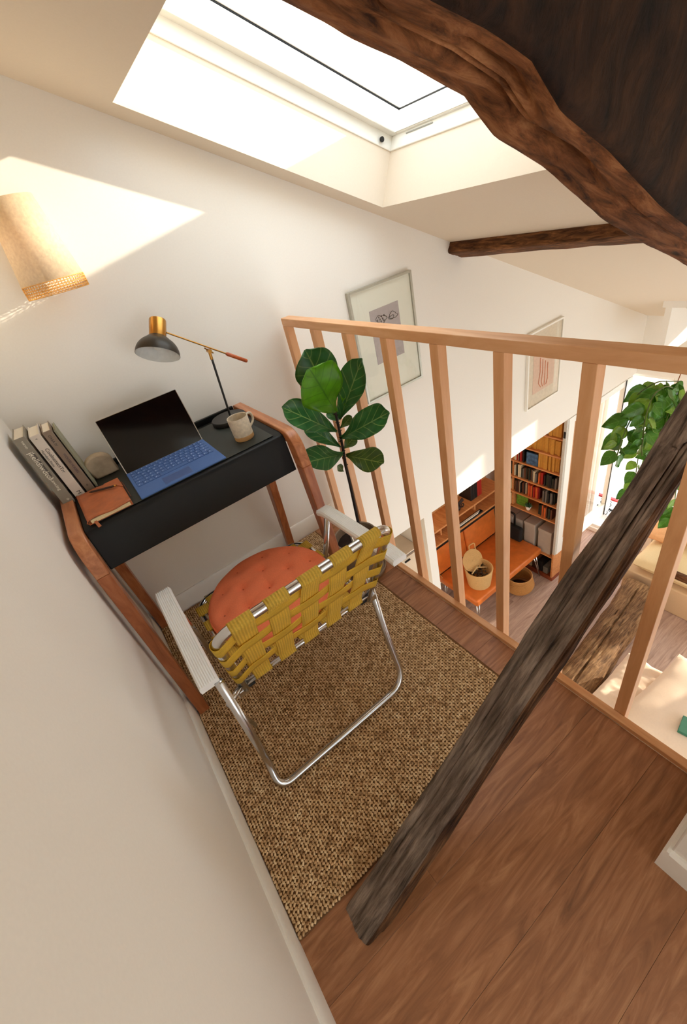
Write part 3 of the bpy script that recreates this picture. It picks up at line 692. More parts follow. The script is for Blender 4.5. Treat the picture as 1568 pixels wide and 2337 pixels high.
def blob(cx, cz, rx, rz, seed, n=26, w=.0012):
    P_ = []
    for k in range(n):
        a = 2*PI*k/n; rr_ = 1+.22*math.sin(3*a+seed)+.1*math.sin(7*a+seed)
        P_.append((cx+rx*rr_*math.cos(a), -.0145, cz+rz*rr_*math.sin(a)))
    mb.tube(P_, w, 4, closed=True)
W0 = pb_.x-pa.x; HH = pa.z-pc_.z
blob(pa.x+W0*.34, pa.z-HH*.22, W0*.17, HH*.09, 1); blob(pa.x+W0*.76, pa.z-HH*.22, W0*.15, HH*.06, 3); blob(pa.x+W0*.72, pa.z-HH*.24, W0*.08, HH*.03, 5)
for k in range(9): blob(pa.x+W0*(.22+.03*k), pa.z-HH*(.20+.05*math.sin(k*2.1)), .0035, .0035, k, 8, .0009)
mb.tube([(pa.x+W0*.3, -.0145, pa.z-HH*.30), (pa.x+W0*.31, -.0145, pa.z-HH*.42)], .001, 4)
tag(mb.build('line_drawing', inkd, t), kind='stuff')
t, x0, x1, z0, z1 = frame('white framed pale pink print by the far end of the back wall', (1207.3,766), (1288,721.5), (1203.5,941.5), (1276.9,892), .012, whitem, plain('mount_blush', (226,208,188), .7, bs=0))
MB().box(x0+.07, x1-.07, -.0135, -.012, z0+.10, z1-.12).build('print', plain('blush_paper', (226,190,170), .8), t)
mb = MB(); cx = (x0+x1)/2
for k in range(4):
    mb.tube([(cx-.05+k*.03, -.0145, z1-.20-.02*k), (cx-.045+k*.028, -.0145, z1-.30), (cx-.06+k*.035, -.0145, z1-.38), (cx-.03+k*.02, -.0145, z1-.42)], .0028, 5)
tag(mb.build('line_drawing', plain('orange_ink', (206,120,80), .7), t), kind='stuff')
# ------------------------------------------------------------------ folding lawn chair
ch = thing('folding_chair', (.42,-.8,0), 'retro aluminium folding chair webbed with yellow straps, facing the desk', 'chair')
web = translucent('yellow_webbing', (230,196,78), .36, .75, tcol=(246,206,60), nscale=300, wave=('X', 46))
webh = translucent('yellow_webbing_cross', (226,190,66), .36, .75, tcol=(246,206,60), nscale=300, wave=('Z', 46))
XL, XR = .207, .662
def by(z): return -.897-(z-.328)*.49
TZ = .785
fr = arc_path([(XL, by(.36), .36), (XL, by(TZ), TZ), (XR, by(TZ), TZ), (XR, by(.36), .36)], .055, 8)
MB().tube(fr, .0115, 14).build('back_frame', alum, ch, smooth=True)
LZ = .40
MB().tube([(XL, by(LZ), LZ), (XR, by(LZ), LZ)], .0085, 12).build('lower_bar', alum, ch, smooth=True)
SZ = .365; SF = -.470
MB().tube(arc_path([(XL, by(.36), .355), (XL, SF, SZ), (XR, SF, SZ), (XR, by(.36), .355)], .075, 8), .0105, 12).build('seat_frame', alum, ch, smooth=True)
# rear base: floor bar with legs rising to the arms
MB().tube(arc_path([(.166,-1.015,.56), (.150,-.975,.10), (.138,-1.035,.0245), (.655,-1.035,.0245), (.668,-.965,.20), (.715,-.83,.56)], .075, 8), .0115, 14).build('rear_base', alum, ch, smooth=True)
MB().tube(arc_path([(.150,-.64,.56), (.165,-.50,.12), (.175,-.42,.0245), (.69,-.42,.0245), (.705,-.49,.14), (.724,-.66,.55)], .06, 8), .0105, 12).build('front_base', alum, ch, smooth=True)
for (xx, sgn) in ((XL, -1), (XR, 1)):
    MB().box(xx-.028 if sgn < 0 else xx-.004, xx+.004 if sgn < 0 else xx+.028, by(.36)-.012, by(.36)+.012, .348, .372).build('hinge_bracket', alum, ch, bevel=.003)
    MB().lathe([(0,-.03),(.006,-.03),(.006,.03),(0,.03)], (xx, by(.36), .36), 12, (1,0,0)).build('rivet', blackm, ch)
MB().tube([(.158,-.99,.40),(.176,-.955,.25)], .006, 10).build('brace', alum, ch, smooth=True)
MB().tube([(.700,-.88,.40),(.690,-.80,.30)], .006, 10).build('brace', alum, ch, smooth=True)
MB().tube([(.150,-.985,.43),(XL,by(.42)+.0,.42)], .0085, 10).build('clamp', alum, ch, smooth=True)
def armrest(xa, xb, ya, yb, za, zb):
    mb = MB(); n = 72
    prof = []
    for k in range(n+1):
        u = k/n; x = lerp(xa, xb, u); e = min(u, 1-u)
        z = -.010*(1-min(1, e/.09))**2 + (.0016*math.cos(u*2*PI*9))
        prof.append((x, z))
    top = prof; bot = [(x, -.020 if .02 < k/n < .98 else z-.006) for k, (x, z) in enumerate(prof)]
    m = 10
    def fn(i, j):
        y = lerp(ya, yb, j); zc = lerp(za, zb, j)-(.012*max(0, (.08-j)/.08)**2)-(.006*max(0, (j-.94)/.06)**2)
        k = i*(2*(n+1)); k = int(round(k)) % (2*(n+1))
        x, z = top[k] if k <= n else bot[2*n+1-k]
        return (x, y, zc+z)
    mb.grid(fn, 2*(n+1), m, closeu=True)
    nn = m+1
    mb.f.append([i*nn for i in range(2*(n+1))]); mb.f.append([i*nn+m for i in range(2*(n+1))][::-1]); mb.mi += [0,0]
    return mb.build('armrest', armw, ch, smooth=.9)
armrest(.120, .170, -.575, -1.012, .580, .580)
armrest(.700, .750, -.625, -1.045, .575, .590)
# webbing on the back: 5 upright and 4 crosswise bands woven over and under
def backpt(x, z, off): # off normal to back plane (positive towards the camera)
    nrm = Vector((0, -1, .0)); nrm = Vector((0, -.898, -.44)).normalized()
    return Vector((x, by(z), z))+nrm*off
VX = [XL+.062+.083*k for k in range(5)]; HZ = [.735, .655, .575, .495]
ztop, zbot = TZ, LZ
def vstrap(cx, k):
    w = .0265; mb = MB(); prof = []
    for a in range(9):
        t = PI*(1-a/8.0) - .3; 
    # path: wrap around top bar, run down, wrap round lower bar
    pts = []
    for a in range(10): # wrap top: from front-low over the top to the camera side
        an = -.9+ (PI+1.3)*a/9; pts.append((by(TZ)+math.cos(an)*.0128, TZ+math.sin(an)*.0128, None))
    n = 36
    for s in range(1, n):
        z = lerp(TZ-.012, LZ+.010, s/n); ph = 0
        off = .0115*(1-min(1, s/5))+.0
        o = 0
        for hi, hz in enumerate(HZ): o += (1 if (hi+k) % 2 == 0 else -1)*math.exp(-((z-hz)/.03)**2)
        p = backpt(0, z, .0022*o+off*.6); pts.append((p.y, p.z, None))
    for a in range(8):
        an = PI-.3+(PI*.9)*a/7; pts.append((by(LZ)+math.cos(an)*.0098, LZ+math.sin(an)*.0098, None))
    mb.grid(lambda i, j: (cx+(j-.5)*2*w, pts[int(round(i*(len(pts)-1)))][0], pts[int(round(i*(len(pts)-1)))][1]), len(pts)-1, 4)
    mb.build('back_strap', web, ch, smooth=True, solid=.0012)
for k, x in enumerate(VX): vstrap(x, k)
def hstrap(hz, hi):
    w = .0245; mb = MB(); pts = []
    for a in range(8):
        an = PI*1.0-2.6+ (3.0)*a/7; p = backpt(XL-math.sin(an)*.0125-.0, hz, math.cos(an)*-.0125*-1); pts.append((XL-math.sin(PI*a/7)*.0128, -math.cos(PI*a/7)*.0128))
    n = 60
    for s in range(1, n):
        x = lerp(XL+.012, XR-.012, s/n); o = 0
        for k, vx in enumerate(VX): o += (1 if (hi+k) % 2 == 0 else -1)*math.exp(-((x-vx)/.034)**2)
        e = min(1, s/5, (n-s)/5); pts.append((x, -.0022*o*e+.012*(1-e)*.8))
    for a in range(8): pts.append((XR+math.sin(PI*a/7)*.0128, math.cos(PI*a/7)*.0128))
    m = len(pts)-1; up = (backpt(0, .6, 0)-backpt(0, .5, 0)).normalized()
    mb.grid(lambda i, j: backpt(pts[int(round(i*m))][0], hz, pts[int(round(i*m))][1])+up*((j-.5)*2*w), m, 4)
    mb.build('back_strap', webh, ch, smooth=True, solid=.0012)
for hi, hz in enumerate(HZ): hstrap(hz, hi)
for k in range(5):
    x = XL+.062+.083*k
    mb = MB(); mb.grid(lambda i, j: (x+(j-.5)*.053, lerp(-.905, SF+.011, i), SZ+(.0135 if i < .97 else .002)-.012*math.sin(i*PI)), 16, 4)
    mb.build('seat_strap', web, ch, smooth=True, solid=.0012)
for k in range(4):
    y = -.53-.085*k
    mb = MB(); mb.grid(lambda i, j: (lerp(XL-.012, XR+.012, i), y+(j-.5)*.05, SZ+.0115-.012*math.sin(i*PI)), 20, 4)
    mb.build('seat_strap', web, ch, smooth=True, solid=.0012)
# round seat pad
cu = thing('seat_cushion', (.44,-.65,.375), 'round coral orange tufted cushion on the folding chair seat', 'cushion')
ccx, ccy, cr = .438, -.645, .222
tufts = [(0,0)]+[(.45*math.cos(a*PI/3+.3), .45*math.sin(a*PI/3+.3)) for a in range(6)]+[(.78*math.cos(a*PI/5), .78*math.sin(a*PI/5)) for a in range(10)]
def cush(i, j, sgn):
    a = 2*PI*i; r_ = j; x, y = r_*math.cos(a), r_*math.sin(a)
    h = .030*math.sqrt(max(0, 1-r_**6))
    d = 0
    for tx, ty in tufts: d += math.exp(-(((x-tx)**2+(y-ty)**2)/.010))
    cre = 0
    for m_ in range(1, 7):
        ax, ay = tufts[m_]; px = x*0; 
        l2 = ax*ax+ay*ay; tt = max(0, min(1, (x*ax+y*ay)/l2)); dx, dy = x-ax*tt, y-ay*tt; cre += .35*math.exp(-(dx*dx+dy*dy)/.0016)
        bx, by_ = tufts[1+m_ % 6]; ex, ey = bx-ax, by_-ay; l2 = ex*ex+ey*ey; tt = max(0, min(1, ((x-ax)*ex+(y-ay)*ey)/l2)); dx, dy = x-ax-ex*tt, y-ay-ey*tt; cre += .3*math.exp(-(dx*dx+dy*dy)/.0016)
        for q_ in (7+(m_*10//6) % 10, 7+((m_*10//6)+1) % 10):
            bx, by_ = tufts[q_]; ex, ey = bx-ax, by_-ay; l2 = ex*ex+ey*ey; tt = max(0, min(1, ((x-ax)*ex+(y-ay)*ey)/l2)); dx, dy = x-ax-ex*tt, y-ay-ey*tt; cre += .22*math.exp(-(dx*dx+dy*dy)/.0014)
    h -= (.011*min(1.2, d)+.006*min(1.3, cre))
    h += .004*noise.noise(Vector((x*3, y*3, 2)))
    return (ccx+x*cr, ccy+y*cr, .383+sgn*max(.002, h) if r_ < .999 else .383)
coral = plain('coral_cotton', (240,130,90), .95, nscale=220, namp=.05, bs=.25, spec=.1)
mb = MB(); mb.grid(lambda i, j: cush(i, j, 1), 96, 40, closeu=True)
mb.grid(lambda i, j: (ccx+j*cr*math.cos(2*PI*i), ccy+j*cr*math.sin(2*PI*i), .383-.009*math.sqrt(max(0,1-j**6))), 96, 8, closeu=True)
mb.build('cover', coral, cu, smooth=True)
MB().tube([(ccx+cr*math.cos(2*PI*k/72), ccy+cr*math.sin(2*PI*k/72), .383) for k in range(72)], .0032, 6, closed=True).build('piping', coral, cu, smooth=True)
mb = MB()
for tx, ty in tufts: 
    p = cush(math.atan2(ty, tx)/(2*PI) % 1, math.hypot(tx, ty), 1); mb.lathe([(0,-.002),(.004,-.001),(.003,.002),(0,.003)], p, 8)
tag(mb.build('tuft_buttons', plain('coral_dark', (206,96,60), .9), cu), kind='stuff')
# ------------------------------------------------------------------ power adapter and cable under the desk
pa_ = thing('power_adapter', (.075,-.18,.0), 'dark power adapter hanging behind the left desk leg with its cable', 'adapter')
MB().obox((.088,-.235,.155), (.012,0,0), (0,.012,-.050), (0,.022,.006)).build('brick', plain('adapter_brown', (70,62,54), .5), pa_, bevel=.003)
MB().tube(arc_path([(.09,-.24,.11),(.10,-.27,.05),(.14,-.32,.022),(.24,-.30,.022)], .05, 6), .0035, 8).build('cable', blackm, pa_, smooth=True)
# ------------------------------------------------------------------ leaves
def leafmat(name, top, under, vein, vs_=9):
    if name in MATS: return MATS[name]
    m, nt, b = newmat(name)
    uv = nt.nodes.new('ShaderNodeUVMap'); sx = nt.nodes.new('ShaderNodeSeparateXYZ'); nt.links.new(uv.outputs[0], sx.inputs[0])
    # midrib |v-.5| and side veins from u + |v-.5|
    s1 = N(nt, 'ShaderNodeMath', operation='SUBTRACT'); s1.inputs[1].default_value = .5; nt.links.new(sx.outputs['Y'], s1.inputs[0])
    ab = N(nt, 'ShaderNodeMath', operation='ABSOLUTE'); nt.links.new(s1.outputs[0], ab.inputs[0])
    r1 = ramp(nt, [(.008, (1,1,1)), (.022, (0,0,0))]); nt.links.new(ab.outputs[0], r1.inputs[0])
    ml = N(nt, 'ShaderNodeMath', operation='MULTIPLY'); ml.inputs[1].default_value = .55; nt.links.new(ab.outputs[0], ml.inputs[0])
    su_ = N(nt, 'ShaderNodeMath', operation='SUBTRACT'); nt.links.new(sx.outputs['X'], su_.inputs[0]); nt.links.new(ml.outputs[0], su_.inputs[1])
    m2 = N(nt, 'ShaderNodeMath', operation='MULTIPLY'); m2.inputs[1].default_value = vs_; nt.links.new(su_.outputs[0], m2.inputs[0])
    fr_ = N(nt, 'ShaderNodeMath', operation='PINGPONG'); fr_.inputs[1].default_value = .5; nt.links.new(m2.outputs[0], fr_.inputs[0])
    r2 = ramp(nt, [(.02, (.75,.75,.75)), (.07, (0,0,0))]); nt.links.new(fr_.outputs[0], r2.inputs[0])
    mxv = N(nt, 'ShaderNodeMix', data_type='RGBA', blend_type='LIGHTEN'); mxv.inputs[0].default_value = 1; nt.links.new(r1.outputs[0], mxv.inputs[6]); nt.links.new(r2.outputs[0], mxv.inputs[7])
    v = coords(nt, (1,1,1), 10); n = N(nt, 'ShaderNodeTexNoise'); n.inputs['Scale'].default_value = 30; nt.links.new(v, n.inputs['Vector'])
    c = lin(top); rc = ramp(nt, [(.3, tuple(x*.7 for x in c)), (.7, tuple(x*1.25 for x in c))]); nt.links.new(n.outputs['Fac'], rc.inputs[0])
    mc_ = N(nt, 'ShaderNodeMix', data_type='RGBA'); nt.links.new(mxv.outputs[2], mc_.inputs[0]); nt.links.new(rc.outputs[0], mc_.inputs[6]); mc_.inputs[7].default_value = (*lin(vein), 1)
    nt.links.new(mc_.outputs[2], b.inputs['Base Color']); b.inputs['Roughness'].default_value = .32
    tr = nt.nodes.new('ShaderNodeBsdfTranslucent'); tr.inputs[0].default_value = (*lin(under), 1); mx = nt.nodes.new('ShaderNodeMixShader'); mx.inputs[0].default_value = .28
    nt.links.new(b.outputs[0], mx.inputs[1]); nt.links.new(tr.outputs[0], mx.inputs[2]); nt.links.new(mx.outputs[0], nt.nodes['Material Output'].inputs[0])
    bump(nt, b, mxv.outputs[2], -.35, .002)
    MATS[name] = m; return m
def leaf(base, tip, width, normal, mat, parent, shape='fig', cup=.12, droop=.0, wave=.02, seed=0, nu=16, nv=10, name='leaf'):
    base, tip = Vector(base), Vector(tip); ax = tip-base; L = ax.length; a = ax.normalized()
    n = Vector(normal); n = (n-a*n.dot(a)).normalized(); w = a.cross(n).normalized()
    def prof(u):
        if shape == 'fig':
            if u < .66: q_ = u/.66; return .10+.90*(q_*q_*(3-2*q_))**.85 if u > .03 else .08
            return math.sqrt(max(.0, 1-((u-.66)/.34)**2.3))
        return math.sin(PI*u**.62)**.85 if u < 1 else 0
    mb = MB(); uvs = []
    def fn(u, v):
        h = prof(max(.004, min(.996, u)))*width/2; s_ = (v-.5)*2
        z = cup*width*s_*s_+wave*width*math.sin(u*11+seed+s_*2)*abs(s_)-droop*L*u*u
        uvs.append((u, v)); return base+a*(u*L)+w*(s_*h)+n*z
    mb.grid(fn, nu, nv)
    o = mb.build(name, mat, parent, smooth=True, solid=.0006)
    uvl = o.data.uv_layers.new(name='UVMap'); li = [0]*len(o.data.loops); o.data.loops.foreach_get('vertex_index', li)
    flat = []
    for k in li: flat += uvs[k]
    uvl.data.foreach_set('uv', flat)
    return o
pt = thing('fiddle_leaf_fig', (.925,-.455,0), 'small fiddle-leaf fig in a grey-brown pot between desk and railing', 'potted plant')
potm = plain('pot_taupe', (150,132,112), .75, nscale=40, namp=.08)
pcx, pcy = .921, -.448
MB().lathe([(0,.001),(.088,.001),(.100,.006),(.105,.024),(.101,.025),(.094,.010),(0,.009)], (pcx,pcy-.012,.0), 40).build('saucer', potm, pt, smooth=SM)
MB().lathe([(0,.010),(.070,.010),(.076,.016),(.098,.185),(.102,.200),(.099,.205),(.093,.203),(.088,.16),(0,.155)], (pcx,pcy,.0), 40).build('pot', potm, pt, smooth=SM)
MB().lathe([(0,.168),(.05,.170),(.089,.166),(.089,.15),(0,.15)], (pcx,pcy,0), 30).build('soil', plain('soil', (44,30,24), .95, nscale=80, namp=.4, bs=.8), pt, smooth=True)
def fp_(cx_, cy_, yy): return at(630+cx_/5.807, 780+cy_/5.807, 'y', yy)
stem = [Vector((.948,-.45,.16))]+[fp_(x_, y_, -.45) for x_, y_ in ((985,1900),(925,1650),(890,1430),(845,1200),(790,950),(770,880))]
MB().tube(stem, [.007,.0065,.006,.0055,.0055,.005,.003], 10).build('stem', plain('bark', (46,34,28), .9, nscale=120, namp=.3, bs=.8), pt, smooth=True)
mb = MB()
for k in range(26):
    t_ = rnd.uniform(.3, .95); i_ = int(t_*(len(stem)-1)); p = stem[i_].lerp(stem[i_+1], t_*(len(stem)-1)-i_); a_ = rnd.uniform(0, 6.28)
    mb.tube([p, p+Vector((math.cos(a_)*.010, math.sin(a_)*.010, .007))], [.003,.0015], 5)
tag(mb.build('leaf_scars', MATS['bark'], pt), kind='stuff')
fd = leafmat('fig_dark', (58,112,60), (90,150,40), (150,180,104), 6)
fb = leafmat('fig_bright', (96,160,30), (140,200,40), (60,112,28), 6)
fo = leafmat('fig_olive', (70,96,36), (110,150,30), (156,170,80), 6)
LV = [((720,760),(400,120),500,.10,.06,fd,.10),((790,930),(470,375),590,-.02,-.13,fb,.04),((850,1030),(1120,240),330,.02,.06,fd,.16),((800,1200),(100,860),330,0,-.02,fd,.12),
      ((850,1400),(370,1090),210,-.01,.04,fd,.12),((860,1290),(1470,930),360,0,-.03,fd,.10),((900,1420),(1050,1250),150,.02,.05,fo,.1),((890,1490),(390,1590),330,0,-.05,fd,.10),
      ((930,1510),(1420,1600),300,0,-.03,fo,.10),((820,1060),(690,915),120,.02,.05,fd,.1),((850,1150),(1000,985),110,.03,.06,fo,.1),((885,800),(900,665),62,-.02,-.03,fb,.3),((900,840),(965,790),60,-.02,-.03,fb,.2),((890,1720),(820,1640),90,0,-.01,fo,.1)]
for k, (b0, t0, w, yb, yt, m_, cp) in enumerate(LV):
    b_ = fp_(b0[0], b0[1], -.45+yb); t_ = fp_(t0[0], t0[1], -.45+yt)
    if t_.x > 1.035: t_ = at(630+t0[0]/5.807, 780+t0[1]/5.807, 'x', 1.035)
    mid = (b_+t_)/2; dist = (mid-CAM).dot(fw); wid = w/5.807*dist/F*1.16
    nn = (CAM-mid).normalized()+Vector((0,0,.45))
    leaf(b_, t_, wid, nn, m_, pt, 'fig', cp, .04, .055, k, 20, 12)
# ------------------------------------------------------------------ trailing pothos in a hanging pot
hp = thing('trailing_pothos', (2.14,-1.12,.40), 'lush trailing pothos hanging in front of the bright far window', 'hanging plant')
pm = leafmat('pothos_leaf', (84,144,44), (150,200,50), (130,180,80), 3)
pm2 = leafmat('pothos_light', (140,184,60), (190,220,80), (170,200,100), 3)
pp = at(1555, 960, 'y', -1.12)
MB().lathe([(0,-.11),(.062,-.11),(.075,-.02),(.082,.03),(.078,.035),(.070,.0),(0,-.01)], pp, 30).build('pot', plain('dark_pot', (30,26,24), .6), hp, smooth=SM)
mb = MB()
for k in range(3):
    a_ = 2*PI*k/3+.4; mb.tube([pp+Vector((.08*math.cos(a_), .08*math.sin(a_), .03)), pp+Vector((0,0,.55)), ], .0018, 6)
mb.build('hanger', plain('cord', (150,90,50), .9), hp)
hz_ = 2.083-.4544*pp.x
MB().tube([pp+Vector((0,0,.55)), Vector((pp.x, pp.y, hz_))], .0018, 6).build('hanging_cord', MATS['cord'], hp)
VN = [[(1545,900),(1500,905),(1455,930),(1425,985),(1408,1040)], [(1540,905),(1490,950),(1460,1020),(1450,1090),(1425,1150)], [(1550,890),(1520,880),(1490,900),(1470,960),(1465,1040)],
      [(1560,930),(1520,980),(1495,1050),(1470,1110),(1440,1160)], [(1560,900),(1530,930),(1510,990),(1500,1060)], [(1555,870),(1500,870),(1460,895),(1440,915)], [(1600,900),(1560,1000),(1545,1090),(1540,1150),(1530,1190)], [(1600,880),(1590,960),(1585,1060)]]
rp_ = random.Random(11)
for vi, vn in enumerate(VN):
    yy = -1.12+rp_.uniform(-.06, .06); P_ = [at(x_, y_, 'y', yy+.02*k*(1 if vi % 2 else -1)) for k, (x_, y_) in enumerate(vn)]
    sm_ = arc_path(P_, .05, 4)
    MB().tube(sm_, .0022, 6).build('vine', plain('vine_green', (92,110,44), .6), hp, smooth=True)
    nl = 24 if vi != 5 else 14
    for k in range(nl):
        t_ = (k+.4)/nl*(len(P_)-1); i_ = min(int(t_), len(P_)-2); p = P_[i_].lerp(P_[i_+1], t_-i_)
        side = 1 if k % 2 else -1
        d_ = (rt*side*rp_.uniform(.2, 1)-Vector((0,0,1))*rp_.uniform(.5, 1.2)+Vector((0, rp_.uniform(-.5, .5), 0))).normalized()
        L_ = rp_.uniform(.055, .100)*(1.0-.35*t_/len(P_))
        b_ = p+d_*.012
        nn = -fw+Vector((rp_.uniform(-.5,.5), rp_.uniform(-.5,.5), rp_.uniform(0,.9)))
        leaf(b_, b_+d_*L_, L_*.72, nn, pm if rp_.random() < .68 else pm2, hp, 'heart', .1, .12, .04, k, 8, 6)
# ------------------------------------------------------------------ bookcase
walnut = wood('bookcase_wood', (184,114,62), (210,142,86), (228,166,108), (9, 1.5, 9), .5, bs=.05)
bk = thing('bookcase', (3.5, .3, ZF), 'warm wooden bookcase full of books inside the alcove below', 'bookcase')
SX0, SX1, SB0, SB1 = 3.385, 3.64, .052, .72
SHZ = [-.636, -.82, -1.0, -1.19, -1.38, -1.57]
for zz in SHZ: MB().box(SX0, SX1, SB0, SB1, zz-.016, zz).build('shelf', walnut, bk, bevel=.0015)
MB().box(SX0, SX1, SB1, SB1+.018, ZF+.06, -.42).build('side_panel', walnut, bk)
MB().box(SX0, SX1, SB0-.018, SB0, ZF+.06, -.42).build('side_panel', walnut, bk)
MB().box(SX0+.02, SX1, .548, .566, -1.57, -.42).build('divider', walnut, bk)
MB().box(SX1, SX1+.012, SB0-.018, SB1+.018, ZF+.06, -.42).build('back_panel', walnut, bk)
MB().box(SX0+.01, SX1, SB0-.018, SB1+.018, ZF+.001, ZF+.06).build('plinth', wood('plinth', (110,44,20), (140,62,30), (156,78,42), (4,4,4)), bk)
MB().box(SX0, SX1, SB0, SB1, ZF+.34, ZF+.352).build('shelf', walnut, bk)
BC = {'dark green': (38,44,32), 'black': (24,20,20), 'red': (170,34,22), 'orange': (206,96,36), 'brown': (96,56,34), 'cream': (222,204,168), 'honey yellow': (204,146,58), 'grey': (110,104,96), 'maroon': (92,22,22), 'blue': (52,84,130)}
ORD = ['top', 'second', 'third', 'fourth', 'fifth', 'lowest']
bkmesh = {}
CNT = {}
NTH = ['first','second','third','fourth','fifth','sixth','seventh','eighth','ninth','tenth','eleventh','twelfth','thirteenth','fourteenth','fifteenth','sixteenth','seventeenth','eighteenth','nineteenth','twentieth']
def shelf_book(x, y, z, d, w, h, col, row, along='y', group='books in the alcove bookcase', label=None):
    key = (col, round(d,3), round(w,3), round(h,3), along)
    if key not in bkmesh:
        mb = MB()
        if along == 'y': mb.box(x, x+d, y, y+w, z, z+h)
        else: mb.box(x, x+w, y, y+d, z, z+h)
        o = mb.build('book', plain('book_'+col.replace(' ', '_'), BC[col], .55, nscale=60, namp=.1, bs=.05), bevel=.0015, seg=1, origin=(x, y, z)); bkmesh[key] = o
    else: o = link_copy(bkmesh[key], (x, y, z))
    CNT[(row, col)] = CNT.get((row, col), 0)+1
    tag(o, label or ('%s %s spine from the left on the %s shelf of the alcove bookcase' % (NTH[CNT[(row, col)]-1], col, ORD[row])), 'book', group); return o
def fill(row, ya, yb, pal, h0, h1, w0=.012, w1=.02, seed=0):
    # ya is the far left end seen from the loft, runs towards yb
    r = random.Random(seed+row*13); y = ya; z = SHZ[row]
    while y > yb+.008:
        w = round(r.choice([w0, (w0+w1)/2, w1]), 4); col = r.choice(pal); h = round(r.choice([h0, (h0+h1)/2, h1]), 3)
        if y-w < yb: break
        shelf_book(SX0+r.choice([.012,.02,.03]), y-w+.0006, z, .17, w-.0012, h, col, row); y -= w
fill(0, .50, .34, ['red','cream','grey','maroon'], .13, .16); fill(0, .33, .07, ['honey yellow','cream'], .14, .17, .024, .03)
fill(1, .54, .07, ['honey yellow'], .14, .155, .026, .032); 
fill(2, .71, .57, ['black','cream','brown'], .13, .15); fill(2, .54, .42, ['red','cream','brown','black'], .12, .15); fill(2, .28, .07, ['honey yellow'], .15, .155, .016, .02)
fill(3, .70, .57, ['dark green'], .125, .13); fill(3, .54, .28, ['dark green','black','cream','grey','brown'], .11, .145); fill(3, .27, .22, ['red','orange'], .12, .135); fill(3, .21, .08, ['dark green','black','grey'], .11, .14)
fill(4, .70, .57, ['black','cream'], .12, .14); fill(4, .54, .40, ['black','brown','cream'], .12, .145); fill(4, .39, .24, ['red','orange','maroon'], .13, .14); fill(4, .23, .08, ['black','grey','dark green'], .12, .14)
fill(5, .26, .10, ['orange','brown','dark green','black'], .11, .135)
o = MB().box(SX0+.012, SX0+.03, .285, .405, SHZ[2]+.002, SHZ[2]+.13).build('picture_book', plain('blue_print', (70,104,140), .5, nscale=30, namp=.6), bevel=.001)
tag(o, 'blue and black picture book facing out among the yellow volumes', 'book')
for k, yy in enumerate((.675, .605)):
    t = thing('magazine_file', (SX0+.1, yy, SHZ[5]), ['pale cardboard magazine file with finger hole at the lowest shelf end', 'pale cardboard magazine file with finger hole nearer the green book'][k], 'box')
    MB().box(SX0+.012, SX0+.20, yy-.033, yy+.033, SHZ[5]+.001, SHZ[5]+.145).build('box', plain('cardboard_cream', (224,190,138), .8), t, bevel=.002)
    MB().lathe([(0,0),(.016,0),(.016,.002),(0,.002)], (SX0+.0125, yy, SHZ[5]+.095), 16, (-1,0,0)).build('finger_hole', blackm, t)
o = MB().box(SX0+.05, SX0+.065, .40, .53, SHZ[5]+.001, SHZ[5]+.14).build('picture_book', plain('green_print', (96,140,44), .5, nscale=40, namp=.4), bevel=.001)
tag(o, 'bright green picture book facing out behind the tiny plant', 'book')
t = thing('tiny_plant', (SX0+.03, .375, SHZ[5]), 'tiny succulent in a white bowl on the lowest bookcase shelf', 'potted plant')
MB().lathe([(0,0),(.016,0),(.028,.03),(.030,.048),(.026,.045),(0,.03)], (SX0+.034,.375,SHZ[5]+.001), 20).build('pot', whitem, t, smooth=SM)
mb = MB()
for k in range(22):
    a_ = k*2.4; e_ = .3+.9*((k*7) % 10)/10; p = Vector((SX0+.034,.375,SHZ[5]+.04)); d_ = Vector((math.cos(a_)*math.cos(e_), math.sin(a_)*math.cos(e_), math.sin(e_)))
    mb.tube([p, p+d_*.03, p+d_*.048], [.004,.006,.001], 5)
tag(mb.build('foliage', plain('succulent', (54,96,60), .5), t, smooth=True), kind='stuff')
# storage boxes under the last shelf
gb = plain('grey_box', (178,168,156), .7, nscale=20, namp=.04)
for k, (y0_, y1_, lab) in enumerate([(.55,.66,'grey storage box farthest back under the bookcase'), (.43,.54,'grey storage box behind the black bag'), (.275,.40,'grey storage box in the middle under the bookcase'), (.09,.24,'large grey storage box nearest the open window leaf')]):
    t = thing('storage_box', (3.45,(y0_+y1_)/2,ZF+.352), lab, 'box', 'grey storage boxes under the bookcase')
    h_ = [.30,.30,.32,.30][k]; x_ = SX0+.012+.01*(k % 2)
    MB().box(x_, x_+.20, y0_, y1_, ZF+.353, ZF+.353+h_).build('box', gb, t, bevel=.006)
    MB().box(x_-.004, x_+.204, y0_-.003, y1_+.003, ZF+.353+h_-.03, ZF+.353+h_+.006).build('lid', gb, t, bevel=.005)
for k in range(9):
    y_ = .10+.065*k; col = ['grey','black','brown','cream','black','grey','brown','black','cream'][k]
    o = MB().box(SX0+.02, SX0+.20, y_, y_+.055, ZF+.062, ZF+.062+.09+.05*(k % 3)).build('magazine_stack', plain('book_'+col.replace(' ','_'), BC[col], .6), bevel=.002)
    tag(o, '%s stack of %s magazines from the open window leaf, on the bookcase foot' % (NTH[k], col), 'magazines', 'magazine stacks at the foot of the bookcase')
t = thing('black_bag', (3.33,.50,-1.95), 'black bag with handles hanging beside the orange bench', 'bag')
MB().tube(arc_path([(3.33,.60,-1.93),(3.33,.62,-1.62),(3.33,.47,-1.62),(3.33,.47,-1.80)], .03, 5), .011, 8).build('handle', blackm, t, smooth=True)
MB().box(3.30,3.36,.38,.62,-1.968,-1.78).build('body', plain('black_canvas', (22,20,20), .9), t, bevel=.02, seg=3)
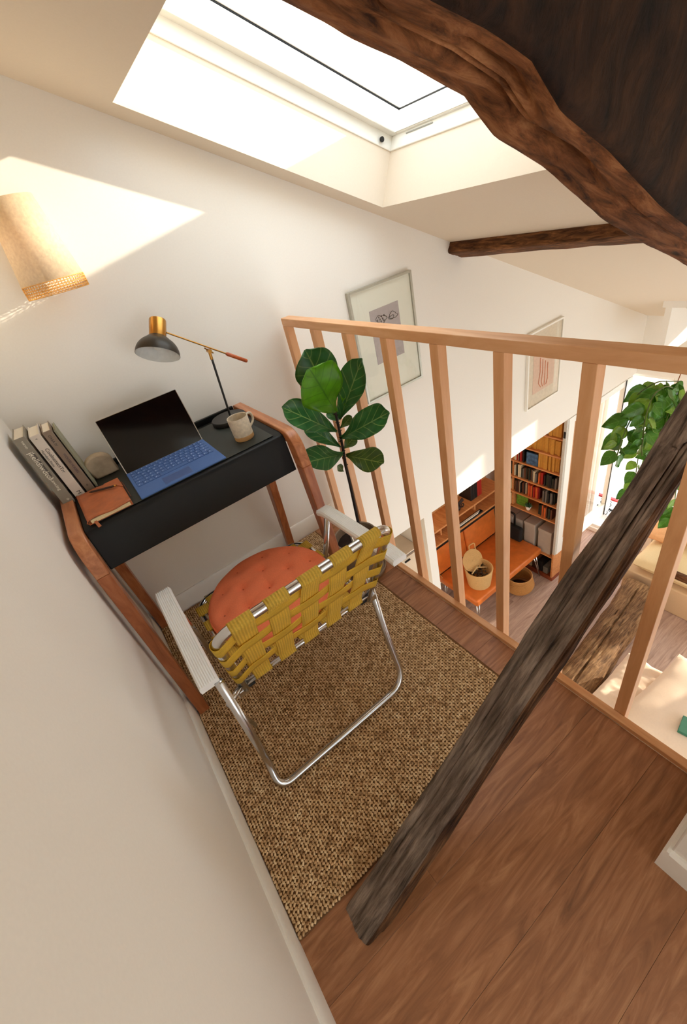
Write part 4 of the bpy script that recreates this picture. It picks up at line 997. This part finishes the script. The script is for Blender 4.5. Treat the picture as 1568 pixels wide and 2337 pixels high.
# ------------------------------------------------------------------ shelf along the alcove back
ts = thing('wall_shelf', (2.5,.8,-1.36), 'two-level wooden shelf above the backrest of the orange bench', 'shelf')
MB().box(1.78, 3.38, .66, .90, -1.36, -1.338).build('board', walnut, ts, bevel=.002)
MB().box(1.78, 3.38, .60, .90, -1.47, -1.45).build('board', walnut, ts, bevel=.002)
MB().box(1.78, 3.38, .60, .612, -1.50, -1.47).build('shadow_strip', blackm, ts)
for k, xx in enumerate((2.45, 2.95)): MB().box(xx, xx+.018, .68, .90, -1.45, -1.36).build('upright', walnut, ts)
MB().box(1.78, 3.38, .885, .9, -1.338, -.42).build('back_board', wood('light_panel', (206,150,92), (226,172,112), (236,186,130), (2,9,9), .5), ts)
for k in range(5):
    o = MB().box(2.95+k*.034, 2.95+k*.034+.031, .72, .88, -1.337, -1.09-.01*(k % 2)).build('binder', plain('book_'+('black' if k < 3 else 'red'), BC['black' if k < 3 else 'red'], .5), bevel=.003)
    tag(o, '%s binder from the left, tall %s, on the shelf above the bench' % (NTH[k], 'black' if k < 3 else 'red'), 'binder', 'black binders above the bench' if k < 3 else 'red binders above the bench')
for k in range(4):
    col = ['red','orange','red','orange'][k]
    o = MB().box(1.83+k*.03, 1.83+k*.03+.026, .70, .86, -1.337, -1.11).build('binder', plain('book_'+col, BC[col], .5), bevel=.003)
    tag(o, '%s %s binder from the white partition on the long wall shelf' % (NTH[k], col), 'binder', '%s binders beside the partition' % col)
orn = plain('dark_iron', (52,34,28), .5, metal=.3)
t = thing('loupe_ornament', (2.63,.72,-1.337), 'dark round-topped ornament, left of two on the shelf above the bench', 'ornament')
MB().lathe([(0,0),(.022,0),(.026,.045),(.020,.06),(.010,.065),(0,.065)], (2.63,.72,-1.337), 20).build('foot', orn, t, smooth=SM)
MB().tube([(2.63+.032*math.cos(2*PI*k/24)-.004,.72,-1.238+.032*math.sin(2*PI*k/24)) for k in range(24)], .007, 8, closed=True).build('ring', orn, t, smooth=True)
t = thing('bird_ornament', (2.76,.73,-1.337), 'brown bow-shaped ornament, right of two on the shelf above the bench', 'ornament')
MB().lathe([(0,0),(.026,.004),(.034,.03),(.024,.055),(0,.062)], (2.76,.73,-1.337), 20).build('body', orn, t, smooth=True)
MB().obox((2.80,.73,-1.268), (.045,0,.022), (0,.008,0), (-.010,0,.018)).build('wing', orn, t, bevel=.006)
MB().tube([(2.815+.020*math.cos(2*PI*k/20),.715,-1.305+.020*math.sin(2*PI*k/20)) for k in range(20)], .006, 8, closed=True).build('loop', orn, t, smooth=True)
t = thing('tray', (2.72,.66,-1.45), 'dark tray with pale papers on the lower of the two wall shelf boards', 'tray')
MB().box(2.58,3.0,.61,.655,-1.449,-1.435).build('base', blackm, t, bevel=.003)
for k in range(3): MB().box(2.63+.02*k,2.93+.02*k,.615+.008*k,.62+.008*k,-1.434,-1.425).build('paper', whitem, t)
# ------------------------------------------------------------------ orange leather bench
ob = thing('leather_bench', (2.85,.45,ZF), 'low orange leather daybed bench on chrome legs below the loft', 'sofa')
ol = plain('orange_leather', (214,116,50), .32, nscale=14, namp=.12, bs=.12)
SZ_ = -1.975
MB().box(2.36, 3.385, .17, .70, SZ_-.085, SZ_).build('seat', ol, ob, bevel=.022, seg=4, smooth=True)
for xa, xb in ((1.80,2.30),(2.31,2.80),(2.81,3.30)):
    MB().hexa([(xa,.665,SZ_+.03),(xb,.665,SZ_+.03),(xb,.76,SZ_+.03),(xa,.76,SZ_+.03),(xa,.72,SZ_+.43),(xb,.72,SZ_+.43),(xb,.80,SZ_+.43),(xa,.80,SZ_+.43)]).build('back_cushion', ol, ob, bevel=.02, seg=3, smooth=True)
MB().box(1.80, 3.30, .70, .78, SZ_-.06, SZ_+.04).build('base_board', plain('dark_board', (104,84,60), .7), ob)
for (xx, yy, dx, dy) in ((3.33,.20,.05,-.03),(2.42,.20,-.04,-.03),(3.33,.62,.05,.02),(2.42,.62,-.04,.02)):
    MB().tube([(xx-.04,yy,SZ_-.085),(xx+dx,yy+dy,ZF+.005)], .006, 8).build('leg', chrome, ob, smooth=True)
    MB().tube([(xx+dx,yy+dy,ZF+.005),(xx+.0,yy,SZ_-.085)], .006, 8).build('leg', chrome, ob, smooth=True)
# ------------------------------------------------------------------ baskets
wick = translucent('wicker', (228,186,124), .15, .8, nscale=200, bs=.6); 
def coil_basket(name, c, prof, mat, rope=.008, turns=None, seg=56):
    mb = MB(); c = Vector(c)
    zs = [p[1] for p in prof]; H = zs[-1]-zs[0]; n = int(H/(rope*1.7))
    pts_i = []
    for k in range(n+1):
        z = zs[0]+H*k/n
        for i in range(len(prof)-1):
            if prof[i][1] <= z <= prof[i+1][1]:
                r = lerp(prof[i][0], prof[i+1][0], (z-prof[i][1])/(prof[i+1][1]-prof[i][1]+1e-9)); break
        mb.tube([c+Vector((r*math.cos(2*PI*j/seg), r*math.sin(2*PI*j/seg), z+.0012*math.sin(j*4.1+k))) for j in range(seg)], rope, 6, closed=True)
    mb.lathe([(0, zs[0]), (prof[0][0], zs[0]+.002)], c, 30, cap=False)
    return mb
b1 = thing('wicker_basket', (2.52,.32,SZ_), 'pale wicker laundry basket with open lid standing on the orange bench', 'basket')
bc1 = (2.575,.325,SZ_+.008)
tag(coil_basket('b', bc1, [(.105,0),(.115,.08),(.128,.20)], wick).build('woven_body', wick, b1, smooth=True), kind='stuff')
MB().tube([(bc1[0]+.130*math.cos(2*PI*k/40), bc1[1]+.130*math.sin(2*PI*k/40), bc1[2]+.20) for k in range(40)], .008, 8, closed=True).build('rim', wick, b1, smooth=True)
lid = MB()
lc = Vector((bc1[0]+.02, bc1[1]+.09, bc1[2]+.235)); lu = Vector((1,.05,0)).normalized(); lv = Vector((0,.62,.78)).normalized()
for k in range(14):
    r = .010+.0088*k; lid.tube([lc+lu*(r*math.cos(2*PI*j/40))+lv*(r*.85*math.sin(2*PI*j/40)) for j in range(40)], .0048, 5, closed=True)
tag(lid.build('lid', wick, b1, smooth=True), kind='stuff')
MB().tube(arc_path([lc+lu*.10+lv*.07, lc+lu*.13+lv*.13, lc+lu*.05+lv*.14, lc+lu*.03+lv*.10], .02, 4), .006, 6).build('handle', wick, b1, smooth=True)
mb = MB(); r = random.Random(5)
for k in range(46):
    p = Vector((bc1[0]+r.uniform(-.08,.08), bc1[1]+r.uniform(-.08,.07), bc1[2]+.13+r.uniform(0,.03))); d_ = Vector((r.uniform(-1,1), r.uniform(-1,1), r.uniform(-.1,.5)))*.04
    mb.tube([p, p+d_*.5+Vector((0,0,.01)), p+d_], [.006,.009,.003], 5)
tag(mb.build('contents', plain('dried_twigs', (74,58,38), .9, nscale=60, namp=.5), b1, smooth=True), kind='stuff')
MB().tube([Vector(bc1)+Vector((-.10,.0,.19)), Vector(bc1)+Vector((0,.02,.20)), Vector(bc1)+Vector((.09,-.03,.165))], .0065, 6).build('stick', plain('pale_stick', (226,196,140), .7), b1, smooth=True)
sea = translucent('seagrass', (206,148,84), .1, .8, nscale=160, bs=.6)
b2 = thing('belly_basket', (3.05,.10,ZF), 'round belly-shaped seagrass basket on the floor under the orange bench', 'basket')
bc2 = (3.07,.215,ZF+.008)
tag(coil_basket('b', bc2, [(.085,0),(.135,.05),(.152,.10),(.140,.15),(.122,.19),(.128,.225)], sea, .0065).build('woven_body', sea, b2, smooth=True), kind='stuff')
MB().tube([(bc2[0]+.129*math.cos(2*PI*k/40), bc2[1]+.129*math.sin(2*PI*k/40), bc2[2]+.228) for k in range(40)], .0035, 6, closed=True).build('rim', wick, b2, smooth=True)
MB().tube(arc_path([(bc2[0]-.03,bc2[1]+.127,bc2[2]+.225),(bc2[0]-.02,bc2[1]+.12,bc2[2]+.27),(bc2[0]+.04,bc2[1]+.11,bc2[2]+.27),(bc2[0]+.05,bc2[1]+.115,bc2[2]+.225)], .02, 4), .003, 6).build('handle', wick, b2, smooth=True)
MB().lathe([(0,.03),(.11,.035)], bc2, 24, cap=False).build('lining', plain('dark_inside', (60,40,26), .9), b2)
# ------------------------------------------------------------------ kitchen cabinet left of the partition
kc = thing('kitchen_cabinet', (1.4,.3,ZF), 'pale marbled kitchen cabinet with a dark counter edge under the loft', 'cabinet')
marb = plain('marbled_cream', (222,204,182), .35, nscale=5, namp=.10, bs=0)
MB().box(1.12, 1.695, .12, .88, ZF, -.74).build('body', marb, kc, bevel=.003)
MB().box(1.12, 1.695, .10, .88, -.74, -.72).build('counter', marb, kc, bevel=.002)
MB().box(1.12, 1.695, .098, .10, -.742, -.73).build('edge_strip', plain('counter_grey', (120,106,96), .4), kc)
MB().box(1.12, 1.695, .40, .41, -.72, -.42).build('backsplash', marb, kc)
MB().box(1.12, 1.395, .105, .12, ZF+.1, -.76).build('door', marb, kc, bevel=.003)
dr = MB().box(1.40, 1.69, .105, .12, ZF+.1, -.76).build('door', marb, kc, bevel=.003)
MB().box(1.55, 1.60, .092, .105, -.79, -.782).build('handle', blackm, dr, bevel=.001)
mb = MB(); r = random.Random(2)
def kp(px, py): return at(px, py, 'y', .1035)
for k in range(7):
    x_, y_ = 968+k*4, 1238+k*13
    mb.tube([kp(x_, y_), kp(x_+10, y_+12*((-1)**k)*.4+6), kp(x_+22, y_+16), kp(x_+8, y_+26)], .0012, 4)
tag(mb.build('line_drawing', plain('olive_ink', (120,116,70), .7), kc), kind='stuff')
# ------------------------------------------------------------------ balcony and facade outside
bl = thing('balcony_railing', (4.62,.0,ZF), 'black scrolled iron balcony railing with a red top rail outside the window', 'railing')
iron = plain('wrought_iron', (34,36,34), .5, metal=.4)
BX = 4.75
zr = at(1365.6, 1128, 'x', BX).z
MB().box(BX-.02, BX+.02, -1.2, .5, zr-.012, zr+.010).build('top_rail', plain('red_paint', (196,52,48), .5), bl, bevel=.003)
MB().box(BX-.01, BX+.01, -1.2, .5, zr-.17, zr-.158).build('cross_bar', iron, bl); MB().box(BX-.01, BX+.01, -1.2, .5, zr-.30, zr-.288).build('cross_bar', iron, bl)
MB().box(BX-.01, BX+.01, -1.2, .5, zr-.62, zr-.608).build('cross_bar', iron, bl)
def scroll(cx, cz, r0, turns, a0, sgn=1):
    return [(BX, cx+r0*(1-t/30*.85)*math.cos(a0+sgn*turns*2*PI*t/30), cz+r0*(1-t/30*.85)*math.sin(a0+sgn*turns*2*PI*t/30)) for t in range(31)]
sc0 = None
for k in range(8):
    yy = .42-.20*k
    if sc0 is None:
        mb = MB()
        for (dx, dz, r0, a, sg) in ((.04,-.09,.045,1.0,1),(-.04,-.09,.045,2.1,-1),(.035,-.17,.035,-1,1),(-.035,-.17,.035,-2,-1),(0,-.23,.05,0,1),(.03,-.045,.025,2,1),(-.03,-.045,.025,1,-1)):
            mb.tube(scroll(yy+dx, zr+dz, r0, 1.4, a, sg), .0045, 5)
        sc0 = mb.build('scrollwork', iron, bl, smooth=True, origin=(BX, yy, zr))
    else: link_copy(sc0, (BX, yy, zr), bl)
b0 = None
for k in range(14):
    yy = .48-.12*k
    if b0 is None: b0 = MB().box(BX-.005, BX+.005, yy-.005, yy+.005, zr-.61, zr-.29).build('bar', iron, bl, origin=(BX, yy, zr))
    else: link_copy(b0, (BX, yy, zr), bl)
st(MB().box(4.6, 5.1, -1.6, .8, ZF-.15, ZF+.02).build('trim_4', plain('balcony_stone', (214,204,190), .8)))
fa = thing('building', (8.5, 1.0, -9), 'pale stone building seen across the street through the far window', 'building')
stone = plain('facade_stone', (232,214,196), .8, nscale=4, namp=.04)
MB().box(8.6, 9.2, -4, 7, -9, -1.3).build('wall', stone, fa)
for k in range(9):
    yy = -3.4+k*1.15
    MB().box(8.5, 8.6, yy, yy+.22, -9, -1.5).build('pilaster', plain('facade_pink', (222,190,170), .8), fa)
    for zz in (-3.6, -6.2):
        w_ = MB().box(8.57, 8.6, yy+.42, yy+.95, zz, zz+1.7).build('window', whitem, fa)
        MB().box(8.565, 8.572, yy+.47, yy+.90, zz+.05, zz+1.65).build('pane', plain('dim_pane', (150,150,150), .2), w_)
for zz in (-1.5, -4.0, -6.6): MB().box(8.45, 8.6, -4, 7, zz, zz+.14).build('cornice', stone, fa)
# ------------------------------------------------------------------ cream sofa and bed on the lower floor
cs = thing('cream_sofa', (4.0,-1.2,ZF), 'low cream fabric sofa beneath the far window', 'sofa')
crm = plain('cream_fabric', (226,204,160), .9, nscale=150, namp=.04, bs=.3); tan = plain('tan_fabric', (206,176,140), .9, nscale=150, namp=.04, bs=.3)
MB().box(3.74, 4.38, -2.4, -.50, ZF+.001, ZF+.31).build('base', tan, cs, bevel=.012)
MB().tube([(3.735,-.775,ZF+.02),(3.735,-.77,ZF+.29)], .003, 5).build('seam', plain('seam_dark', (96,72,52), .9), cs)
def pillow(c, a, b_, n, mat, name, par, label=None, th=.07, cat='cushion', pw=3.2, group=None):
    c, a, b_, n = Vector(c), Vector(a), Vector(b_), Vector(n).normalized(); mb = MB()
    def f(sg):
        def g(i, j):
            u, v = i*2-1, j*2-1; e = (1-abs(u)**pw)*(1-abs(v)**pw); h = th*max(0, e)**.42
            sq = 1-.05*(1-abs(u)**2)*abs(v)**4; sp = 1-.05*(1-abs(v)**2)*abs(u)**4
            wv = .010*noise.noise(Vector((u*2.3+c.x*5, v*2.3, c.y*7)))-.012*abs(noise.noise(Vector((u*3+v*1.5+c.x, v*4-u, c.y*3))))
            return c+a*u*sp+b_*v*sq+n*sg*(h+wv*min(1, e*3))
        return g
    mb.grid(f(1), 20, 20); mb.grid(f(-1), 20, 20)
    o = mb.build(name, mat, par, smooth=True)
    if label: tag(o, label, cat, group)
    return o
pillow((4.06,-.86,ZF+.385), (.30,0,0), (0,.34,0), (0,0,1), crm, 'seat_cushion', cs, th=.09)
pillow((4.06,-1.56,ZF+.385), (.30,0,0), (0,.34,0), (0,0,1), crm, 'seat_cushion', cs, th=.09)
pillow((4.27,-1.05,ZF+.66), (.05,.0,.20), (0,.26,0), (-1,0,.2), crm, 'throw_pillow', None, 'cream throw pillow leaning at the window end of the sofa', th=.06)
pillow((4.20,-.62,ZF+.52), (.12,0,.02), (0,.20,0), (-.1,0,1), plain('peach_fabric', (224,170,120), .9), 'throw_pillow', None, 'peach throw pillow on top of the cream sofa cushions', th=.05)
o = MB().obox(at(1556, 1318, 'x', 3.72), (.02,0,0), (0,.10,.0), (0,0,.035)).build('wooden_tray', om3, bevel=.006)
tag(o, 'dark rough wooden block at the front edge of the cream sofa', 'wood block')
bd = thing('bed', (2.0,-1.8,ZF), 'bed with crumpled blush white sheets below the railing', 'bed')
sheet = plain('blush_sheet', (236,214,192), .92, nscale=90, namp=.02, bs=.3)
MB().box(.95, 2.62, -2.9, -1.08, ZF+.001, ZF+.25).build('base', tan, bd, bevel=.01)
mb = MB()
def bedf(i, j):
    x = lerp(.92, 2.74, i); y = lerp(-2.95, -1.03, j)
    z = -1.90+.024*noise.fractal(Vector((x*3.1, y*3.1, 1)), 1, 2, 4)-.016*abs(noise.noise(Vector((x*9+y*4, y*5-x*2, 4))))-.008*abs(noise.noise(Vector((x*22+y*9, y*10-x*5, 9))))
    e = min(i*1.82, (1-i)*1.82, (1-j)*1.92, j*1.92)
    if e < .05: z -= .05*(1-e/.05)**2
    return (x, y, z)
mb.grid(bedf, 150, 140)
def skirt(i, j):
    # edge skirt on two visible sides
    if i < .5: t = i*2; x = lerp(.92, 2.74, t); p = bedf(t, 1); return (p[0], p[1]+.008*math.sin(t*40)*j, lerp(p[2], ZF+.08, j))
    t = (i-.5)*2; p = bedf(1, 1-t); return (p[0]+.008*math.sin(t*40)*j, p[1], lerp(p[2], ZF+.08, j))
mb.grid(skirt, 120, 6)
mb.build('sheet', sheet, bd, smooth=True)
mb = MB()
pillow((2.42,-1.62,-1.80), (.40,-.04,0), (.04,.36,0), (0,0,1), sheet, 'duvet', bd, th=.13)
o = MB().obox((2.42,-1.60,-1.60), (.06,.01,0), (-.01,.06,0), (0,0,.012)).build('book', plain('green_book', (40,104,80), .6), bevel=.002)
gp = at(1562, 1672, 'z', -1.66)
o.location = (gp.x+.05, gp.y-.02, -1.672)
tag(o, 'green covered book lying on the blush bedding at the right edge', 'book')
